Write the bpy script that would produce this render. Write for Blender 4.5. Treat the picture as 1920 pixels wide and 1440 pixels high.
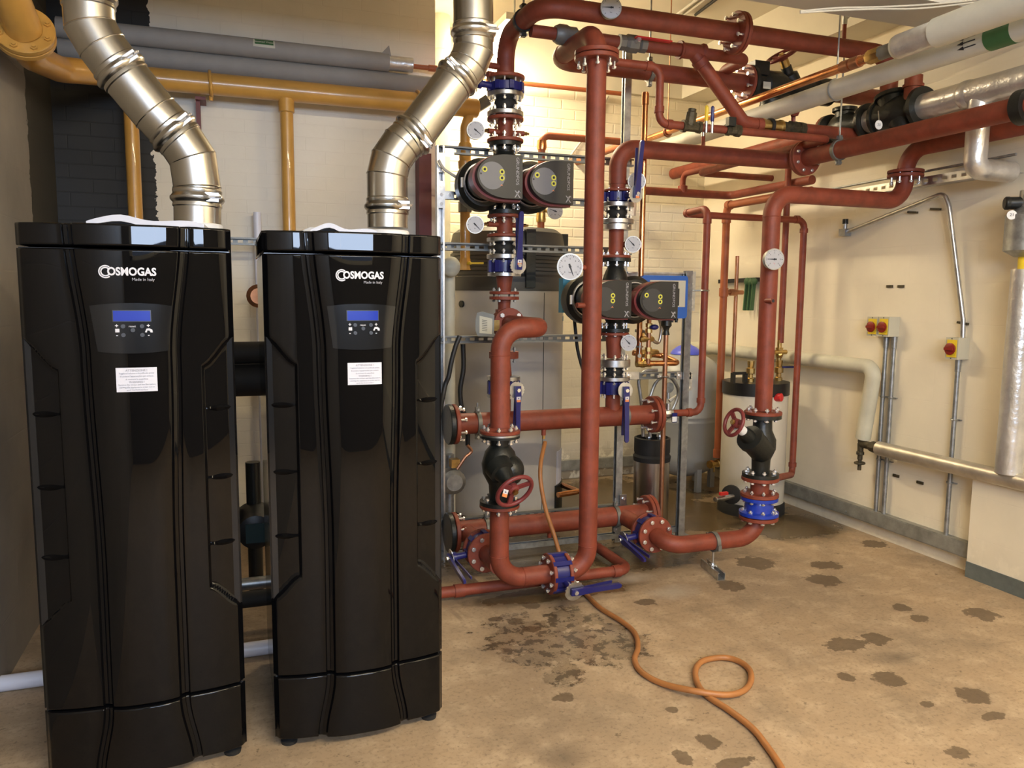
import bpy, bmesh, math, random
from mathutils import Vector as V, Matrix
R = math.radians
random.seed(7)
for _o in list(bpy.data.objects): bpy.data.objects.remove(_o)
SC = bpy.context.scene
COL = SC.collection

# ------------------------------------------------------------------ camera
F = 1470.0
YAW, PITCH, ROLL, CH = R(19.8), R(6.45), R(0.43), 1.49
fw = V((math.sin(YAW)*math.cos(PITCH), math.cos(YAW)*math.cos(PITCH), -math.sin(PITCH)))
_r = V((math.cos(YAW), -math.sin(YAW), 0)); _u = _r.cross(fw)
RT = _r*math.cos(ROLL)+_u*math.sin(ROLL); UP = -_r*math.sin(ROLL)+_u*math.cos(ROLL)
CAM = V((0, 0, CH))
cd = bpy.data.cameras.new('camera'); cam = bpy.data.objects.new('camera', cd); COL.objects.link(cam)
m3 = Matrix((RT, UP, -fw)).transposed()
cam.matrix_world = Matrix.Translation(CAM) @ m3.to_4x4()
cd.sensor_fit = 'HORIZONTAL'; cd.sensor_width = 36.0; cd.lens = 36.0*F/1920.0; cd.clip_start = 0.05
SC.camera = cam
def ray(px, py): return fw + RT*((px-960)/F) - UP*((py-720)/F)
def A(px, py, y): d = ray(px, py); return CAM + d*(y/d.y)          # measured point of the photo at depth y
def B(px, py, x): d = ray(px, py); return CAM + d*(x/d.x)          # ... on the plane x
def yat(px, x, z=2.4):                       # depth at which a run at this x and height crosses the photo column px
    q = (px-960)/F; dz = z-CH; return (q*(x*fw.x+dz*fw.z)-x*RT.x-dz*RT.z)/(RT.y-q*fw.y)
def G(px, py, z=0.0): d = ray(px, py); return CAM + d*((z-CH)/d.z)  # ... on the height z

# ------------------------------------------------------------------ view, world
vs = SC.view_settings; vs.view_transform = 'Standard'; vs.look = 'None'; vs.gamma = 1.0; vs.use_curve_mapping = False
vs.exposure = 0.13
w = bpy.data.worlds.new('sky'); SC.world = w; w.use_nodes = True
bg = w.node_tree.nodes['Background']; bg.inputs[0].default_value = (0.55, 0.70, 1.0, 1); bg.inputs[1].default_value = 1.0
LAMP = 112.0     # fluorescent diffuser emission
DAY = 150.0      # daylight through the high window behind the photographer
def area(name, loc, rot, sx, sy, power, col):
    l = bpy.data.lights.new(name, 'AREA'); l.shape = 'RECTANGLE'; l.size = sx; l.size_y = sy
    l.energy = power; l.color = col
    o = bpy.data.objects.new(name, l); o.location = loc; o.rotation_euler = rot; COL.objects.link(o); return o
area('window_daylight', (0.42, -2.44, 2.22), (R(90), 0, 0), 2.30, 0.70, DAY, (0.62, 0.76, 1.0))

# ------------------------------------------------------------------ materials
MAT = {}
def mat(name, col, rough=0.5, metal=0.0, var=0.0, scale=8.0, bump=0.0, bscale=60.0, coat=0.0, emit=None, es=0.0, col2=None, spec=None, alpha=None):
    m = bpy.data.materials.new(name); m.use_nodes = True; nt = m.node_tree; b = nt.nodes['Principled BSDF']
    c4 = tuple(col)+(1,)
    b.inputs['Base Color'].default_value = c4; b.inputs['Roughness'].default_value = rough; b.inputs['Metallic'].default_value = metal
    if coat: b.inputs['Coat Weight'].default_value = coat; b.inputs['Coat Roughness'].default_value = 0.03
    if spec is not None: b.inputs['Specular IOR Level'].default_value = spec
    if emit: b.inputs['Emission Color'].default_value = tuple(emit)+(1,); b.inputs['Emission Strength'].default_value = es
    if alpha is not None: b.inputs['Alpha'].default_value = alpha
    if var or col2 or bump:
        tc = nt.nodes.new('ShaderNodeTexCoord'); g = nt.nodes.new('ShaderNodeNewGeometry')
    if var or col2:
        n = nt.nodes.new('ShaderNodeTexNoise'); n.inputs['Scale'].default_value = scale; n.inputs['Detail'].default_value = 5; n.inputs['Roughness'].default_value = 0.6
        nt.links.new(g.outputs['Position'], n.inputs['Vector'])
        r = nt.nodes.new('ShaderNodeValToRGB'); r.color_ramp.elements[0].position = 0.35; r.color_ramp.elements[1].position = 0.68
        c2 = col2 or tuple(max(0, x*(1-var)) for x in col)
        r.color_ramp.elements[0].color = tuple(c2)+(1,); r.color_ramp.elements[1].color = tuple(min(1, x*(1+var*0.4)) for x in col)+(1,)
        nt.links.new(n.outputs['Fac'], r.inputs[0]); nt.links.new(r.outputs[0], b.inputs['Base Color'])
    if bump:
        n2 = nt.nodes.new('ShaderNodeTexNoise'); n2.inputs['Scale'].default_value = bscale; n2.inputs['Detail'].default_value = 3
        nt.links.new(g.outputs['Position'], n2.inputs['Vector'])
        bp = nt.nodes.new('ShaderNodeBump'); bp.inputs['Strength'].default_value = bump; bp.inputs['Distance'].default_value = 0.004
        nt.links.new(n2.outputs['Fac'], bp.inputs['Height']); nt.links.new(bp.outputs[0], b.inputs['Normal'])
    MAT[name] = m; return m
mat('red', (0.235, 0.047, 0.023), 0.55, var=0.25, scale=14, bump=0.15, bscale=160)
mat('orange', (0.36, 0.10, 0.036), 0.5, var=0.15, scale=10)
mat('handwheel_red', (0.20, 0.035, 0.035), 0.4, var=0.15)
mat('ochre', (0.60, 0.32, 0.070), 0.32, var=0.12, scale=6, coat=0.3)
mat('flue_steel', (0.62, 0.60, 0.55), 0.27, 1.0, var=0.12, scale=5)
mat('zinc', (0.62, 0.63, 0.64), 0.33, 1.0, var=0.2, scale=30)
mat('galv', (0.42, 0.44, 0.45), 0.42, 0.85, var=0.3, scale=25)
mat('chrome', (0.82, 0.82, 0.82), 0.22, 0.82)
mat('foil', (0.74, 0.73, 0.71), 0.30, 0.72, var=0.2, scale=9, bump=1.0, bscale=26)
mat('alu_clad', (0.62, 0.58, 0.50), 0.40, 0.75, var=0.2, scale=10, bump=0.3, bscale=25)
mat('copper', (0.72, 0.33, 0.14), 0.26, 1.0, var=0.35, scale=9)
mat('dull_copper', (0.48, 0.24, 0.14), 0.38, 0.9, var=0.3, scale=12)
mat('brass', (0.62, 0.44, 0.17), 0.28, 1.0, var=0.25, scale=30)
mat('grey_iron', (0.20, 0.20, 0.18), 0.5, 0.4, var=0.2)
mat('gloss_black', (0.003, 0.003, 0.0035), 0.02, spec=0.30)
mat('panel_black', (0.008, 0.009, 0.011), 0.14, spec=0.5)
mat('cast_black', (0.010, 0.012, 0.011), 0.38, bump=0.25, bscale=90)
mat('rubber_black', (0.012, 0.012, 0.012), 0.7)
mat('plastic_dark', (0.012, 0.0125, 0.013), 0.42)
mat('disc_glare', (0.15, 0.155, 0.175), 0.4)  # dark pump disc lightened: reflected glare put into the colour
mat('hood_dark', (0.060, 0.058, 0.052), 0.5)
mat('disc_grey', (0.035, 0.037, 0.042), 0.35)
mat('valve_blue', (0.015, 0.017, 0.135), 0.32)
mat('bright_blue', (0.012, 0.045, 0.42), 0.28, coat=0.3)
mat('panel_blue', (0.02, 0.11, 0.45), 0.4)
mat('light_blue', (0.05, 0.28, 0.50), 0.45)
mat('cap_blue', (0.10, 0.13, 0.72), 0.35)
mat('lcd_blue', (0.012, 0.03, 0.26), 0.2, emit=(0.01, 0.04, 0.55), es=0.22)
mat('white', (0.80, 0.80, 0.80), 0.5)
mat('paper', (0.62, 0.63, 0.70), 0.6)
mat('pvc_white', (0.72, 0.72, 0.80), 0.35)
mat('mark_white', (0.62, 0.62, 0.66), 0.5)
mat('dial_white', (0.43, 0.44, 0.48), 0.45)
mat('rim_steel', (0.40, 0.40, 0.38), 0.45, 0.8)
mat('mark_grey', (0.36, 0.36, 0.40), 0.6)
mat('mark_black', (0.015, 0.015, 0.02), 0.6)
mat('yellow', (0.80, 0.58, 0.03), 0.45)
mat('lime', (0.75, 0.72, 0.10), 0.45)
mat('knob_red', (0.24, 0.020, 0.012), 0.35)
mat('tap_red', (0.62, 0.03, 0.03), 0.35)
mat('tag_orange', (0.75, 0.25, 0.08), 0.5)
mat('green_band', (0.045, 0.14, 0.05), 0.5, var=0.15)
mat('tool_green', (0.05, 0.13, 0.05), 0.5)
mat('lagging_grey', (0.33, 0.31, 0.28), 0.75, var=0.08)
mat('lagging_white', (0.58, 0.57, 0.50), 0.6, var=0.12, scale=5)
mat('lagging_cream', (0.60, 0.58, 0.46), 0.6, var=0.15, scale=6)
mat('heater_grey', (0.47, 0.45, 0.41), 0.4, var=0.05)
mat('vessel_grey', (0.36, 0.37, 0.36), 0.38, var=0.05)
mat('tank_white', (0.66, 0.62, 0.52), 0.4, var=0.04)
mat('steel_brushed', (0.50, 0.48, 0.45), 0.28, 1.0, var=0.15, scale=6)
mat('post_maroon', (0.15, 0.024, 0.02), 0.5, var=0.2)
mat('iso_grey', (0.52, 0.50, 0.40), 0.5)
mat('cable_black', (0.014, 0.014, 0.014), 0.5)
mat('rail_zinc', (0.20, 0.21, 0.21), 0.5, 0.7, var=0.2)
mat('cable_white', (0.50, 0.48, 0.42), 0.5)
mat('hose_orange', (0.40, 0.165, 0.05), 0.45, var=0.15, scale=9)
mat('lamp_body', (0.75, 0.72, 0.62), 0.5)
mat('lamp_glow', (1, 1, 1), 0.5, emit=(1.0, 0.82, 0.54), es=LAMP)
mat('plastic_film', (0.80, 0.82, 0.86), 0.15, alpha=0.45)
mat('old_bronze', (0.085, 0.07, 0.04), 0.55, 0.4, var=0.5, scale=40)
mat('cable_trunk', (0.30, 0.30, 0.27), 0.5, 0.3, var=0.3, scale=14)

# ------------------------------------------------------------------ mesh builder
def frame(d):
    d = V(d).normalized(); a = V((0, 0, 1)) if abs(d.z) < 0.9 else V((1, 0, 0))
    x = a.cross(d).normalized(); y = d.cross(x); return x, y, d
class MB:
    def __init__(s): s.bm = bmesh.new(); s.M = None
    def v(s, p):
        p = V(p)
        if s.M is not None: p = s.M @ p
        return s.bm.verts.new(p)
    def f(s, vs):
        try: return s.bm.faces.new(vs)
        except ValueError: return None
    def rings(s, rs, cap0=True, cap1=True):
        n = len(rs[0])
        for a, b in zip(rs[:-1], rs[1:]):
            for i in range(n): s.f((a[i], a[(i+1) % n], b[(i+1) % n], b[i]))
        if cap0: s.f(rs[0][::-1])
        if cap1: s.f(rs[-1])
        return s
    def lathe(s, p, d, prof, n=24, cap0=True, cap1=True):
        p = V(p); x, y, z = frame(d); rs = []
        for t, r in prof:
            r = max(r, 1e-4)
            rs.append([s.v(p+z*t+(x*math.cos(2*math.pi*i/n)+y*math.sin(2*math.pi*i/n))*r) for i in range(n)])
        return s.rings(rs, cap0, cap1)
    def cyl(s, p0, p1, r0, r1=None, n=20):
        p0, p1 = V(p0), V(p1); L = (p1-p0).length
        return s.lathe(p0, p1-p0, [(0, r0), (L, r0 if r1 is None else r1)], n)
    def hexa(s, p0, p1, r): return s.cyl(p0, p1, r, n=6)
    def path(s, pts, bend, seg=8):
        pts = [V(p) for p in pts]; out = [pts[0]]
        for i in range(1, len(pts)-1):
            a, b, c = pts[i-1], pts[i], pts[i+1]
            u = (a-b); w_ = (c-b); lu, lw = u.length, w_.length; u.normalize(); w_.normalize()
            ang = u.angle(w_)
            if ang > math.pi-0.02: out.append(b); continue
            t = min(bend/math.tan(ang/2), lu*0.49 if i > 1 else lu*0.98, lw*0.49 if i < len(pts)-2 else lw*0.98); r = t*math.tan(ang/2)
            bis = (u+w_).normalized(); c0 = b+bis*(r/math.sin(ang/2))
            s0 = (b+u*t-c0); s1 = (b+w_*t-c0); th = s0.angle(s1)
            for k in range(seg+1):
                q = k/seg; out.append(c0+(s0*math.sin((1-q)*th)+s1*math.sin(q*th))/math.sin(th))
        out.append(pts[-1]); return out
    def tube(s, pts, r, bend=0.1, n=18, seg=8, caps=True, raw=False):
        P = [V(p) for p in pts] if raw else s.path(pts, bend, seg)
        rs = []; x = None
        for i, p in enumerate(P):
            t = (P[min(i+1, len(P)-1)]-P[max(i-1, 0)]).normalized()
            if x is None: x = frame(t)[0]
            x = (x-t*x.dot(t)).normalized(); y = t.cross(x)
            rs.append([s.v(p+(x*math.cos(2*math.pi*k/n)+y*math.sin(2*math.pi*k/n))*r) for k in range(n)])
        return s.rings(rs, caps, caps)
    def box(s, c, size, rot=None):
        c = V(c); hx, hy, hz = (q/2 for q in size); vv = []
        for dx, dy, dz in ((-1,-1,-1),(1,-1,-1),(1,1,-1),(-1,1,-1),(-1,-1,1),(1,-1,1),(1,1,1),(-1,1,1)):
            q = V((dx*hx, dy*hy, dz*hz))
            if rot is not None: q = rot @ q
            vv.append(s.v(c+q))
        for a in ((3,2,1,0),(4,5,6,7),(0,1,5,4),(1,2,6,5),(2,3,7,6),(3,0,4,7)): s.f([vv[i] for i in a])
        return s
    def bbox(s, lo, hi):
        lo, hi = V(lo), V(hi); return s.box((lo+hi)/2, hi-lo)
    def bar(s, p0, p1, w_, h, up=(0, 0, 1)):
        p0, p1 = V(p0), V(p1); z = (p1-p0).normalized(); x = V(up).cross(z).normalized(); y = z.cross(x)
        return s.box((p0+p1)/2, (w_, h, (p1-p0).length), Matrix((x, y, z)).transposed())
    def torus(s, c, d, R_, r, n=28, m=10, a0=0.0, a1=2*math.pi):
        c = V(c); x, y, z = frame(d); rs = []; full = abs(a1-a0-2*math.pi) < 1e-4; k = n if full else n+1
        for i in range(k):
            a = a0+(a1-a0)*i/n; e = x*math.cos(a)+y*math.sin(a)
            rs.append([s.v(c+e*(R_+r*math.cos(2*math.pi*j/m))+z*(r*math.sin(2*math.pi*j/m))) for j in range(m)])
        if full: rs.append(rs[0]); return s.rings(rs, False, False)
        return s.rings(rs)
    def sphere(s, c, r, n=18, m=10, rot=None):
        c = V(c); r = r if isinstance(r, (tuple, list)) else (r, r, r); rs = []
        for j in range(m+1):
            ph = math.pi*j/m; ph = min(max(ph, 0.02), math.pi-0.02); ring = []
            for i in range(n):
                q = V((r[0]*math.sin(ph)*math.cos(2*math.pi*i/n), r[1]*math.sin(ph)*math.sin(2*math.pi*i/n), -r[2]*math.cos(ph)))
                if rot is not None: q = rot @ q
                ring.append(s.v(c+q))
            rs.append(ring)
        return s.rings(rs)
    def prism(s, poly, M, t):                # poly in local xy, extruded to local z = t
        a = [s.v(M @ V((x, y, 0))) for x, y in poly]; b = [s.v(M @ V((x, y, t))) for x, y in poly]
        return s.rings([a, b])
    def quad(s, ps): s.f([s.v(p) for p in ps]); return s

def xf(o, x, y, z=None):                      # 4x4 from origin and axes
    x = V(x).normalized(); y = V(y).normalized(); z = x.cross(y) if z is None else V(z)
    return Matrix.Translation(V(o)) @ Matrix((x, y, z)).transposed().to_4x4()
def facing(p, yaw=0.0, tilt=0.0):             # frame whose z looks towards -Y (turned by yaw), x right, y up
    return Matrix.Translation(V(p)) @ Matrix.Rotation(yaw, 4, 'Z') @ Matrix.Rotation(R(90)+tilt, 4, 'X')

def mesh_of(name, mb, off=V((0, 0, 0)), smooth=35):
    bmesh.ops.remove_doubles(mb.bm, verts=mb.bm.verts, dist=1e-6)
    bmesh.ops.recalc_face_normals(mb.bm, faces=mb.bm.faces)
    me = bpy.data.meshes.new(name)
    for v in mb.bm.verts: v.co -= off
    mb.bm.to_mesh(me); mb.bm.free()
    for p in me.polygons: p.use_smooth = True
    me.set_sharp_from_angle(angle=R(smooth)); return me
ORG = {}
def thing(name, label, cat, loc, group=None):
    o = bpy.data.objects.new(name, None); o.empty_display_size = 0.05; COL.objects.link(o); o.location = V(loc)
    o['label'] = label; o['category'] = cat
    if group: o['group'] = group
    ORG[o] = V(loc); return o
def part(name, mb, m, root, label=None, smooth=35):
    off = ORG[root]; me = mesh_of(name, mb, off, smooth); me.materials.append(MAT[m])
    o = bpy.data.objects.new(name, me); COL.objects.link(o); o.parent = root; ORG[o] = off
    if label: o['label'] = label
    return o
def solo(name, mb, m, label, cat, loc, group=None, smooth=35):
    me = mesh_of(name, mb, V(loc), smooth); me.materials.append(MAT[m])
    o = bpy.data.objects.new(name, me); COL.objects.link(o); o.location = V(loc); o['label'] = label; o['category'] = cat
    if group: o['group'] = group
    return o
def struct(name, mb, m, smooth=30):
    me = mesh_of(name, mb, V((0, 0, 0)), smooth); me.materials.append(MAT[m] if isinstance(m, str) else m)
    o = bpy.data.objects.new(name, me); COL.objects.link(o); o['kind'] = 'structure'; return o
BOLT = {}
def bolt_mesh(L, r, m):
    k = (round(L, 3), round(r, 4), m)
    if k not in BOLT:
        b = MB(); b.cyl((0, 0, -L/2-0.010), (0, 0, L/2+0.016), r*0.55, n=10)
        b.hexa((0, 0, L/2), (0, 0, L/2+0.009), r); b.hexa((0, 0, -L/2-0.008), (0, 0, -L/2), r)
        me = mesh_of('bolt', b); me.materials.append(MAT[m]); BOLT[k] = me
    return BOLT[k]
def bolts(parent, p, d, pcd, n, L, r=0.0105, m='chrome', ph=None):
    x, y, z = frame(d); q = Matrix((x, y, z)).transposed().to_4x4(); off = ORG[parent]
    for i in range(n):
        a = 2*math.pi*(i+0.5)/n if ph is None else ph+2*math.pi*i/n
        o = bpy.data.objects.new('bolt', bolt_mesh(L, r, m)); COL.objects.link(o); o.parent = parent
        o.matrix_local = Matrix.Translation(V(p)-off+(x*math.cos(a)+y*math.sin(a))*pcd/2) @ q
def flange(root, p, d, od, m='red', t=0.018, nb=0, L=None, pcd=None, hub=0.0, name='flange'):
    """one disc from p along d; hub < 0 or > 0 adds a weld neck of that length on the far side"""
    p = V(p); d = V(d).normalized(); b = MB(); h = od/2
    b.lathe(p, d, [(0, h-0.003), (0.003, h), (t-0.003, h), (t, h-0.003)] + ([(t, h*0.64), (t+0.012, h*0.55)] if hub else []), 32)
    o = part(name, b, m, root)
    if nb: bolts(o, p+d*((t*2+0.004)/2 if L is None else 0), d, pcd or od*0.78, nb, L or 2*t+0.006)
    return o
def text(s, size, M, parent, m, name='lettering', depth=0.0012, align='CENTER', fn=None, sx=1.0, bold=0.0):
    c = bpy.data.curves.new('t', 'FONT'); c.body = s; c.size = size; c.align_x = align; c.align_y = 'CENTER'; c.offset = bold*size
    c.extrude = depth/2; c.resolution_u = 3
    o = bpy.data.objects.new('t', c); COL.objects.link(o)
    dg = bpy.context.evaluated_depsgraph_get(); dg.update()
    me = bpy.data.meshes.new_from_object(o.evaluated_get(dg)); bpy.data.objects.remove(o); bpy.data.curves.remove(c)
    off = ORG[parent]
    for v in me.vertices:
        q = M @ V((v.co.x*sx, v.co.y, v.co.z)); q = fn(q) if fn else q
        v.co = q-off
    me.materials.clear(); me.materials.append(MAT[m]); me.name = name
    t = bpy.data.objects.new(name, me); COL.objects.link(t); t.parent = parent; ORG[t] = off; return t
# ------------------------------------------------------------------ room shell
XL, XR, YN, YW, YB, ZC = -0.85, 3.78, 4.86, 5.78, -2.45, 3.42
def nodes(name):
    m = bpy.data.materials.new(name); m.use_nodes = True; nt = m.node_tree
    g = nt.nodes.new('ShaderNodeNewGeometry'); return m, nt, nt.nodes['Principled BSDF'], g
def N(nt, t, **kw):
    n = nt.nodes.new(t)
    for k, v in kw.items():
        if k in n.inputs: n.inputs[k].default_value = v
        else: setattr(n, k, v)
    return n
def math_(nt, op, a, b=None, clamp=False):
    n = nt.nodes.new('ShaderNodeMath'); n.operation = op; n.use_clamp = clamp
    for i, q in enumerate((a, b)):
        if q is None: continue
        if isinstance(q, (int, float)): n.inputs[i].default_value = q
        else: nt.links.new(q, n.inputs[i])
    return n.outputs[0]
def mix(nt, fac, a, b):
    n = nt.nodes.new('ShaderNodeMix'); n.data_type = 'RGBA'
    for i, q in ((0, fac), (6, a), (7, b)):
        if isinstance(q, (tuple, list)): n.inputs[i].default_value = tuple(q)+(1,) if len(q) == 3 else q
        elif isinstance(q, (int, float)): n.inputs[i].default_value = q
        else: nt.links.new(q, n.inputs[i])
    return n.outputs[2]
def noise(nt, vec, sc, det=5, rough=0.6):
    n = N(nt, 'ShaderNodeTexNoise'); n.inputs['Scale'].default_value = sc; n.inputs['Detail'].default_value = det; n.inputs['Roughness'].default_value = rough
    nt.links.new(vec, n.inputs['Vector']); return n.outputs['Fac']
def ramp(nt, fac, p0, p1, c0=(0, 0, 0), c1=(1, 1, 1)):
    n = N(nt, 'ShaderNodeValToRGB'); e = n.color_ramp.elements; e[0].position = p0; e[1].position = p1
    e[0].color = tuple(c0)+(1,); e[1].color = tuple(c1)+(1,); nt.links.new(fac, n.inputs[0]); return n.outputs[0]

def brick_wall(name, col, axis, course=0.075, length=0.225, mortar=0.006, strength=0.35, dirt=0.12, flake=0.0, black=None, side=None, plain=None):
    m, nt, b, g = nodes(name)
    sep = N(nt, 'ShaderNodeSeparateXYZ'); nt.links.new(g.outputs['Position'], sep.inputs[0])
    cmb = N(nt, 'ShaderNodeCombineXYZ'); nt.links.new(sep.outputs[axis], cmb.inputs[0]); nt.links.new(sep.outputs['Z'], cmb.inputs[1])
    nz = noise(nt, g.outputs['Position'], 2.2); nf = noise(nt, g.outputs['Position'], 45, 3)
    br = N(nt, 'ShaderNodeTexBrick'); br.inputs['Scale'].default_value = 1.0; br.inputs['Mortar Size'].default_value = mortar
    br.inputs['Mortar Smooth'].default_value = 0.6; br.inputs['Brick Width'].default_value = length; br.inputs['Row Height'].default_value = course
    br.inputs['Bias'].default_value = 0
    nt.links.new(cmb.outputs[0], br.inputs['Vector'])
    c = mix(nt, ramp(nt, nz, 0.3, 0.75), col, tuple(x*(1-dirt) for x in col))
    sp = ramp(nt, noise(nt, g.outputs['Position'], 9, 8, 0.75), 0.70, 0.76)
    c = mix(nt, math_(nt, 'MULTIPLY', sp, 0.28), c, tuple(x*0.55 for x in col))
    low = math_(nt, 'SUBTRACT', 0.30, sep.outputs['Z']); low = math_(nt, 'MULTIPLY', low, 5.0, True)
    low = math_(nt, 'MULTIPLY', math_(nt, 'MULTIPLY', low, flake), ramp(nt, noise(nt, g.outputs['Position'], 11, 6), 0.44, 0.52))
    c = mix(nt, low, c, (0.36, 0.30, 0.21))
    bf = br.outputs['Fac']
    if plain: bf = math_(nt, 'MULTIPLY', bf, math_(nt, 'ADD', 0.12, math_(nt, 'MULTIPLY', math_(nt, 'GREATER_THAN', sep.outputs['Z'], plain), 0.88)))   # smooth render below the brickwork
    hgt = math_(nt, 'SUBTRACT', math_(nt, 'MULTIPLY', nf, 0.35), bf)
    if black:      # roughly brushed black paint up to a wavy edge (black = x of the edge)
        e = math_(nt, 'ADD', sep.outputs['X'], math_(nt, 'MULTIPLY', math_(nt, 'SUBTRACT', noise(nt, g.outputs['Position'], 14, 4), 0.5), 0.09))
        e = math_(nt, 'LESS_THAN', e, black)
        c = mix(nt, e, c, (0.012, 0.011, 0.009))
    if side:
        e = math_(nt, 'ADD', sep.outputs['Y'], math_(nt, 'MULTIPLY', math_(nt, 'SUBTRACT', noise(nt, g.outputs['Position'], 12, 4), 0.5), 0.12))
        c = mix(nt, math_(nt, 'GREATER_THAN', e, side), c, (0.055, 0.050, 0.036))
    nt.links.new(c, b.inputs['Base Color']); b.inputs['Roughness'].default_value = 0.62
    bp = N(nt, 'ShaderNodeBump'); bp.inputs['Strength'].default_value = strength; bp.inputs['Distance'].default_value = 0.006
    nt.links.new(hgt, bp.inputs['Height']); nt.links.new(bp.outputs[0], b.inputs['Normal']); return m
WALL = (0.82, 0.76, 0.60)
m_far = brick_wall('painted_brick', WALL, 'X', mortar=0.008, strength=0.55, flake=1.0, plain=1.32)
m_near = brick_wall('painted_block', (0.83, 0.78, 0.67), 'X', mortar=0.004, strength=0.3, black=-0.36)
m_right = brick_wall('painted_wall', (0.87, 0.79, 0.62), 'Y', course=0.225, length=0.45, mortar=0.003, strength=0.14, dirt=0.12, flake=0.12)
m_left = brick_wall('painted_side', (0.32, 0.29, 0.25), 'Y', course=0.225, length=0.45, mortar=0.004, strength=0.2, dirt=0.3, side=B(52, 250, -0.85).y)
m_back = brick_wall('painted_rear', (0.10, 0.095, 0.09), 'X', course=0.225, length=0.45, mortar=0.004, strength=0.15)

# floor: worn painted concrete with wet patches and oil spots lying where the photo has them
m_floor, nt, bs, g = nodes('worn_concrete'); P = g.outputs['Position']
big, mid, fine = noise(nt, P, 1.3, 4), noise(nt, P, 6.5, 7, 0.66), noise(nt, P, 60, 4, 0.7)
base = mix(nt, ramp(nt, big, 0.35, 0.68), (0.42, 0.305, 0.190), (0.32, 0.238, 0.157))
base = mix(nt, math_(nt, 'MULTIPLY', ramp(nt, mid, 0.48, 0.70), 0.75), base, (0.53, 0.41, 0.275))
base = mix(nt, math_(nt, 'MULTIPLY', ramp(nt, noise(nt, P, 3.1, 8, 0.72), 0.52, 0.66), 0.55), base, (0.22, 0.165, 0.110))
base = mix(nt, math_(nt, 'MULTIPLY', ramp(nt, fine, 0.52, 0.66), 0.5), base, (0.16, 0.115, 0.072))
chips = ramp(nt, noise(nt, P, 17, 6, 0.72), 0.63, 0.66)
base = mix(nt, math_(nt, 'MULTIPLY', chips, 0.6), base, (0.115, 0.082, 0.05))
flecks = ramp(nt, noise(nt, P, 38, 4, 0.6), 0.70, 0.73); base = mix(nt, math_(nt, 'MULTIPLY', flecks, 0.6), base, (0.52, 0.45, 0.35))
sep = N(nt, 'ShaderNodeSeparateXYZ'); nt.links.new(P, sep.inputs[0])
def blobs(lst, amp, scale, soft):
    nz_ = math_(nt, 'MULTIPLY', math_(nt, 'SUBTRACT', noise(nt, P, scale, 6, 0.68), 0.5), amp); acc = None
    for px, py, wx, wy in lst:
        c = G(px, py); rx = abs(G(px+wx, py).x-c.x)*0.95+0.01; ry = abs(G(px, py-wy).y-G(px, py+wy).y)/2+0.01
        dx = math_(nt, 'DIVIDE', math_(nt, 'SUBTRACT', sep.outputs['X'], c.x), rx); dy = math_(nt, 'DIVIDE', math_(nt, 'SUBTRACT', sep.outputs['Y'], c.y), ry)
        d = math_(nt, 'SQRT', math_(nt, 'ADD', math_(nt, 'MULTIPLY', dx, dx), math_(nt, 'MULTIPLY', dy, dy)))
        f = math_(nt, 'MULTIPLY', math_(nt, 'SUBTRACT', math_(nt, 'ADD', 1.0, nz_), d), 1.0/soft, True)
        acc = f if acc is None else math_(nt, 'MAXIMUM', acc, f)
    return acc
spots = blobs([(1212, 1130, 18, 5), (1545, 1087, 34, 12), (1550, 1060, 30, 9), (1690, 1139, 17, 8), (1727, 1160, 17, 7), (1842, 1152, 32, 14), (1585, 1208, 50, 13),
               (1645, 1198, 26, 12), (1665, 1272, 28, 14), (1588, 1270, 14, 8), (1826, 1304, 34, 17), (1865, 1343, 26, 7), (1796, 1412, 22, 14), (1738, 1320, 11, 5),
               (965, 1165, 14, 6), (1000, 1180, 16, 5), (930, 1160, 10, 3), (1330, 1390, 18, 13), (1280, 1420, 12, 14), (1262, 1330, 9, 5), (1060, 1308, 22, 7), (1380, 1430, 45, 9),
               (995, 1135, 14, 7), (1415, 1055, 40, 12), (1640, 1020, 26, 8), (1370, 1098, 24, 12)], 2.2, 16, 0.12)
patch = blobs([(1005, 1200, 105, 55), (1110, 1205, 110, 46), (1065, 1160, 55, 25), (1060, 1262, 45, 26), (1150, 1190, 40, 24)], 3.0, 11, 0.20)
soft = blobs([(1680, 1234, 70, 18), (1060, 1420, 60, 36), (900, 1120, 120, 16)], 0.8, 4, 0.9)
wet = blobs([(1330, 965, 230, 42), (1150, 935, 260, 55), (1480, 985, 140, 36), (1000, 1040, 240, 50), (1200, 1040, 170, 34), (1050, 1110, 210, 20)], 1.0, 4.5, 0.30)
specks = ramp(nt, noise(nt, P, 8.5, 7, 0.7), 0.665, 0.70); base = mix(nt, math_(nt, 'MULTIPLY', specks, 0.65), base, (0.13, 0.09, 0.05))
streak = N(nt, 'ShaderNodeMapping'); streak.inputs['Scale'].default_value = (2.5, 14, 1); nt.links.new(P, streak.inputs['Vector']); base = mix(nt, math_(nt, 'MULTIPLY', ramp(nt, noise(nt, streak.outputs[0], 1.6, 6, 0.7), 0.56, 0.68), 0.35), base, (0.20, 0.145, 0.09))
holes = ramp(nt, noise(nt, P, 15, 6, 0.7), 0.47, 0.40)
col = mix(nt, math_(nt, 'MULTIPLY', wet, 0.88), base, (0.072, 0.047, 0.018))
col = mix(nt, math_(nt, 'MULTIPLY', math_(nt, 'MULTIPLY', patch, math_(nt, 'SUBTRACT', 1.0, math_(nt, 'MULTIPLY', holes, 0.6))), 0.85), col, (0.055, 0.041, 0.026))
col = mix(nt, math_(nt, 'MULTIPLY', spots, 0.75), col, (0.085, 0.055, 0.030))
col = mix(nt, math_(nt, 'MULTIPLY', soft, 0.55), col, (0.075, 0.060, 0.045))
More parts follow.
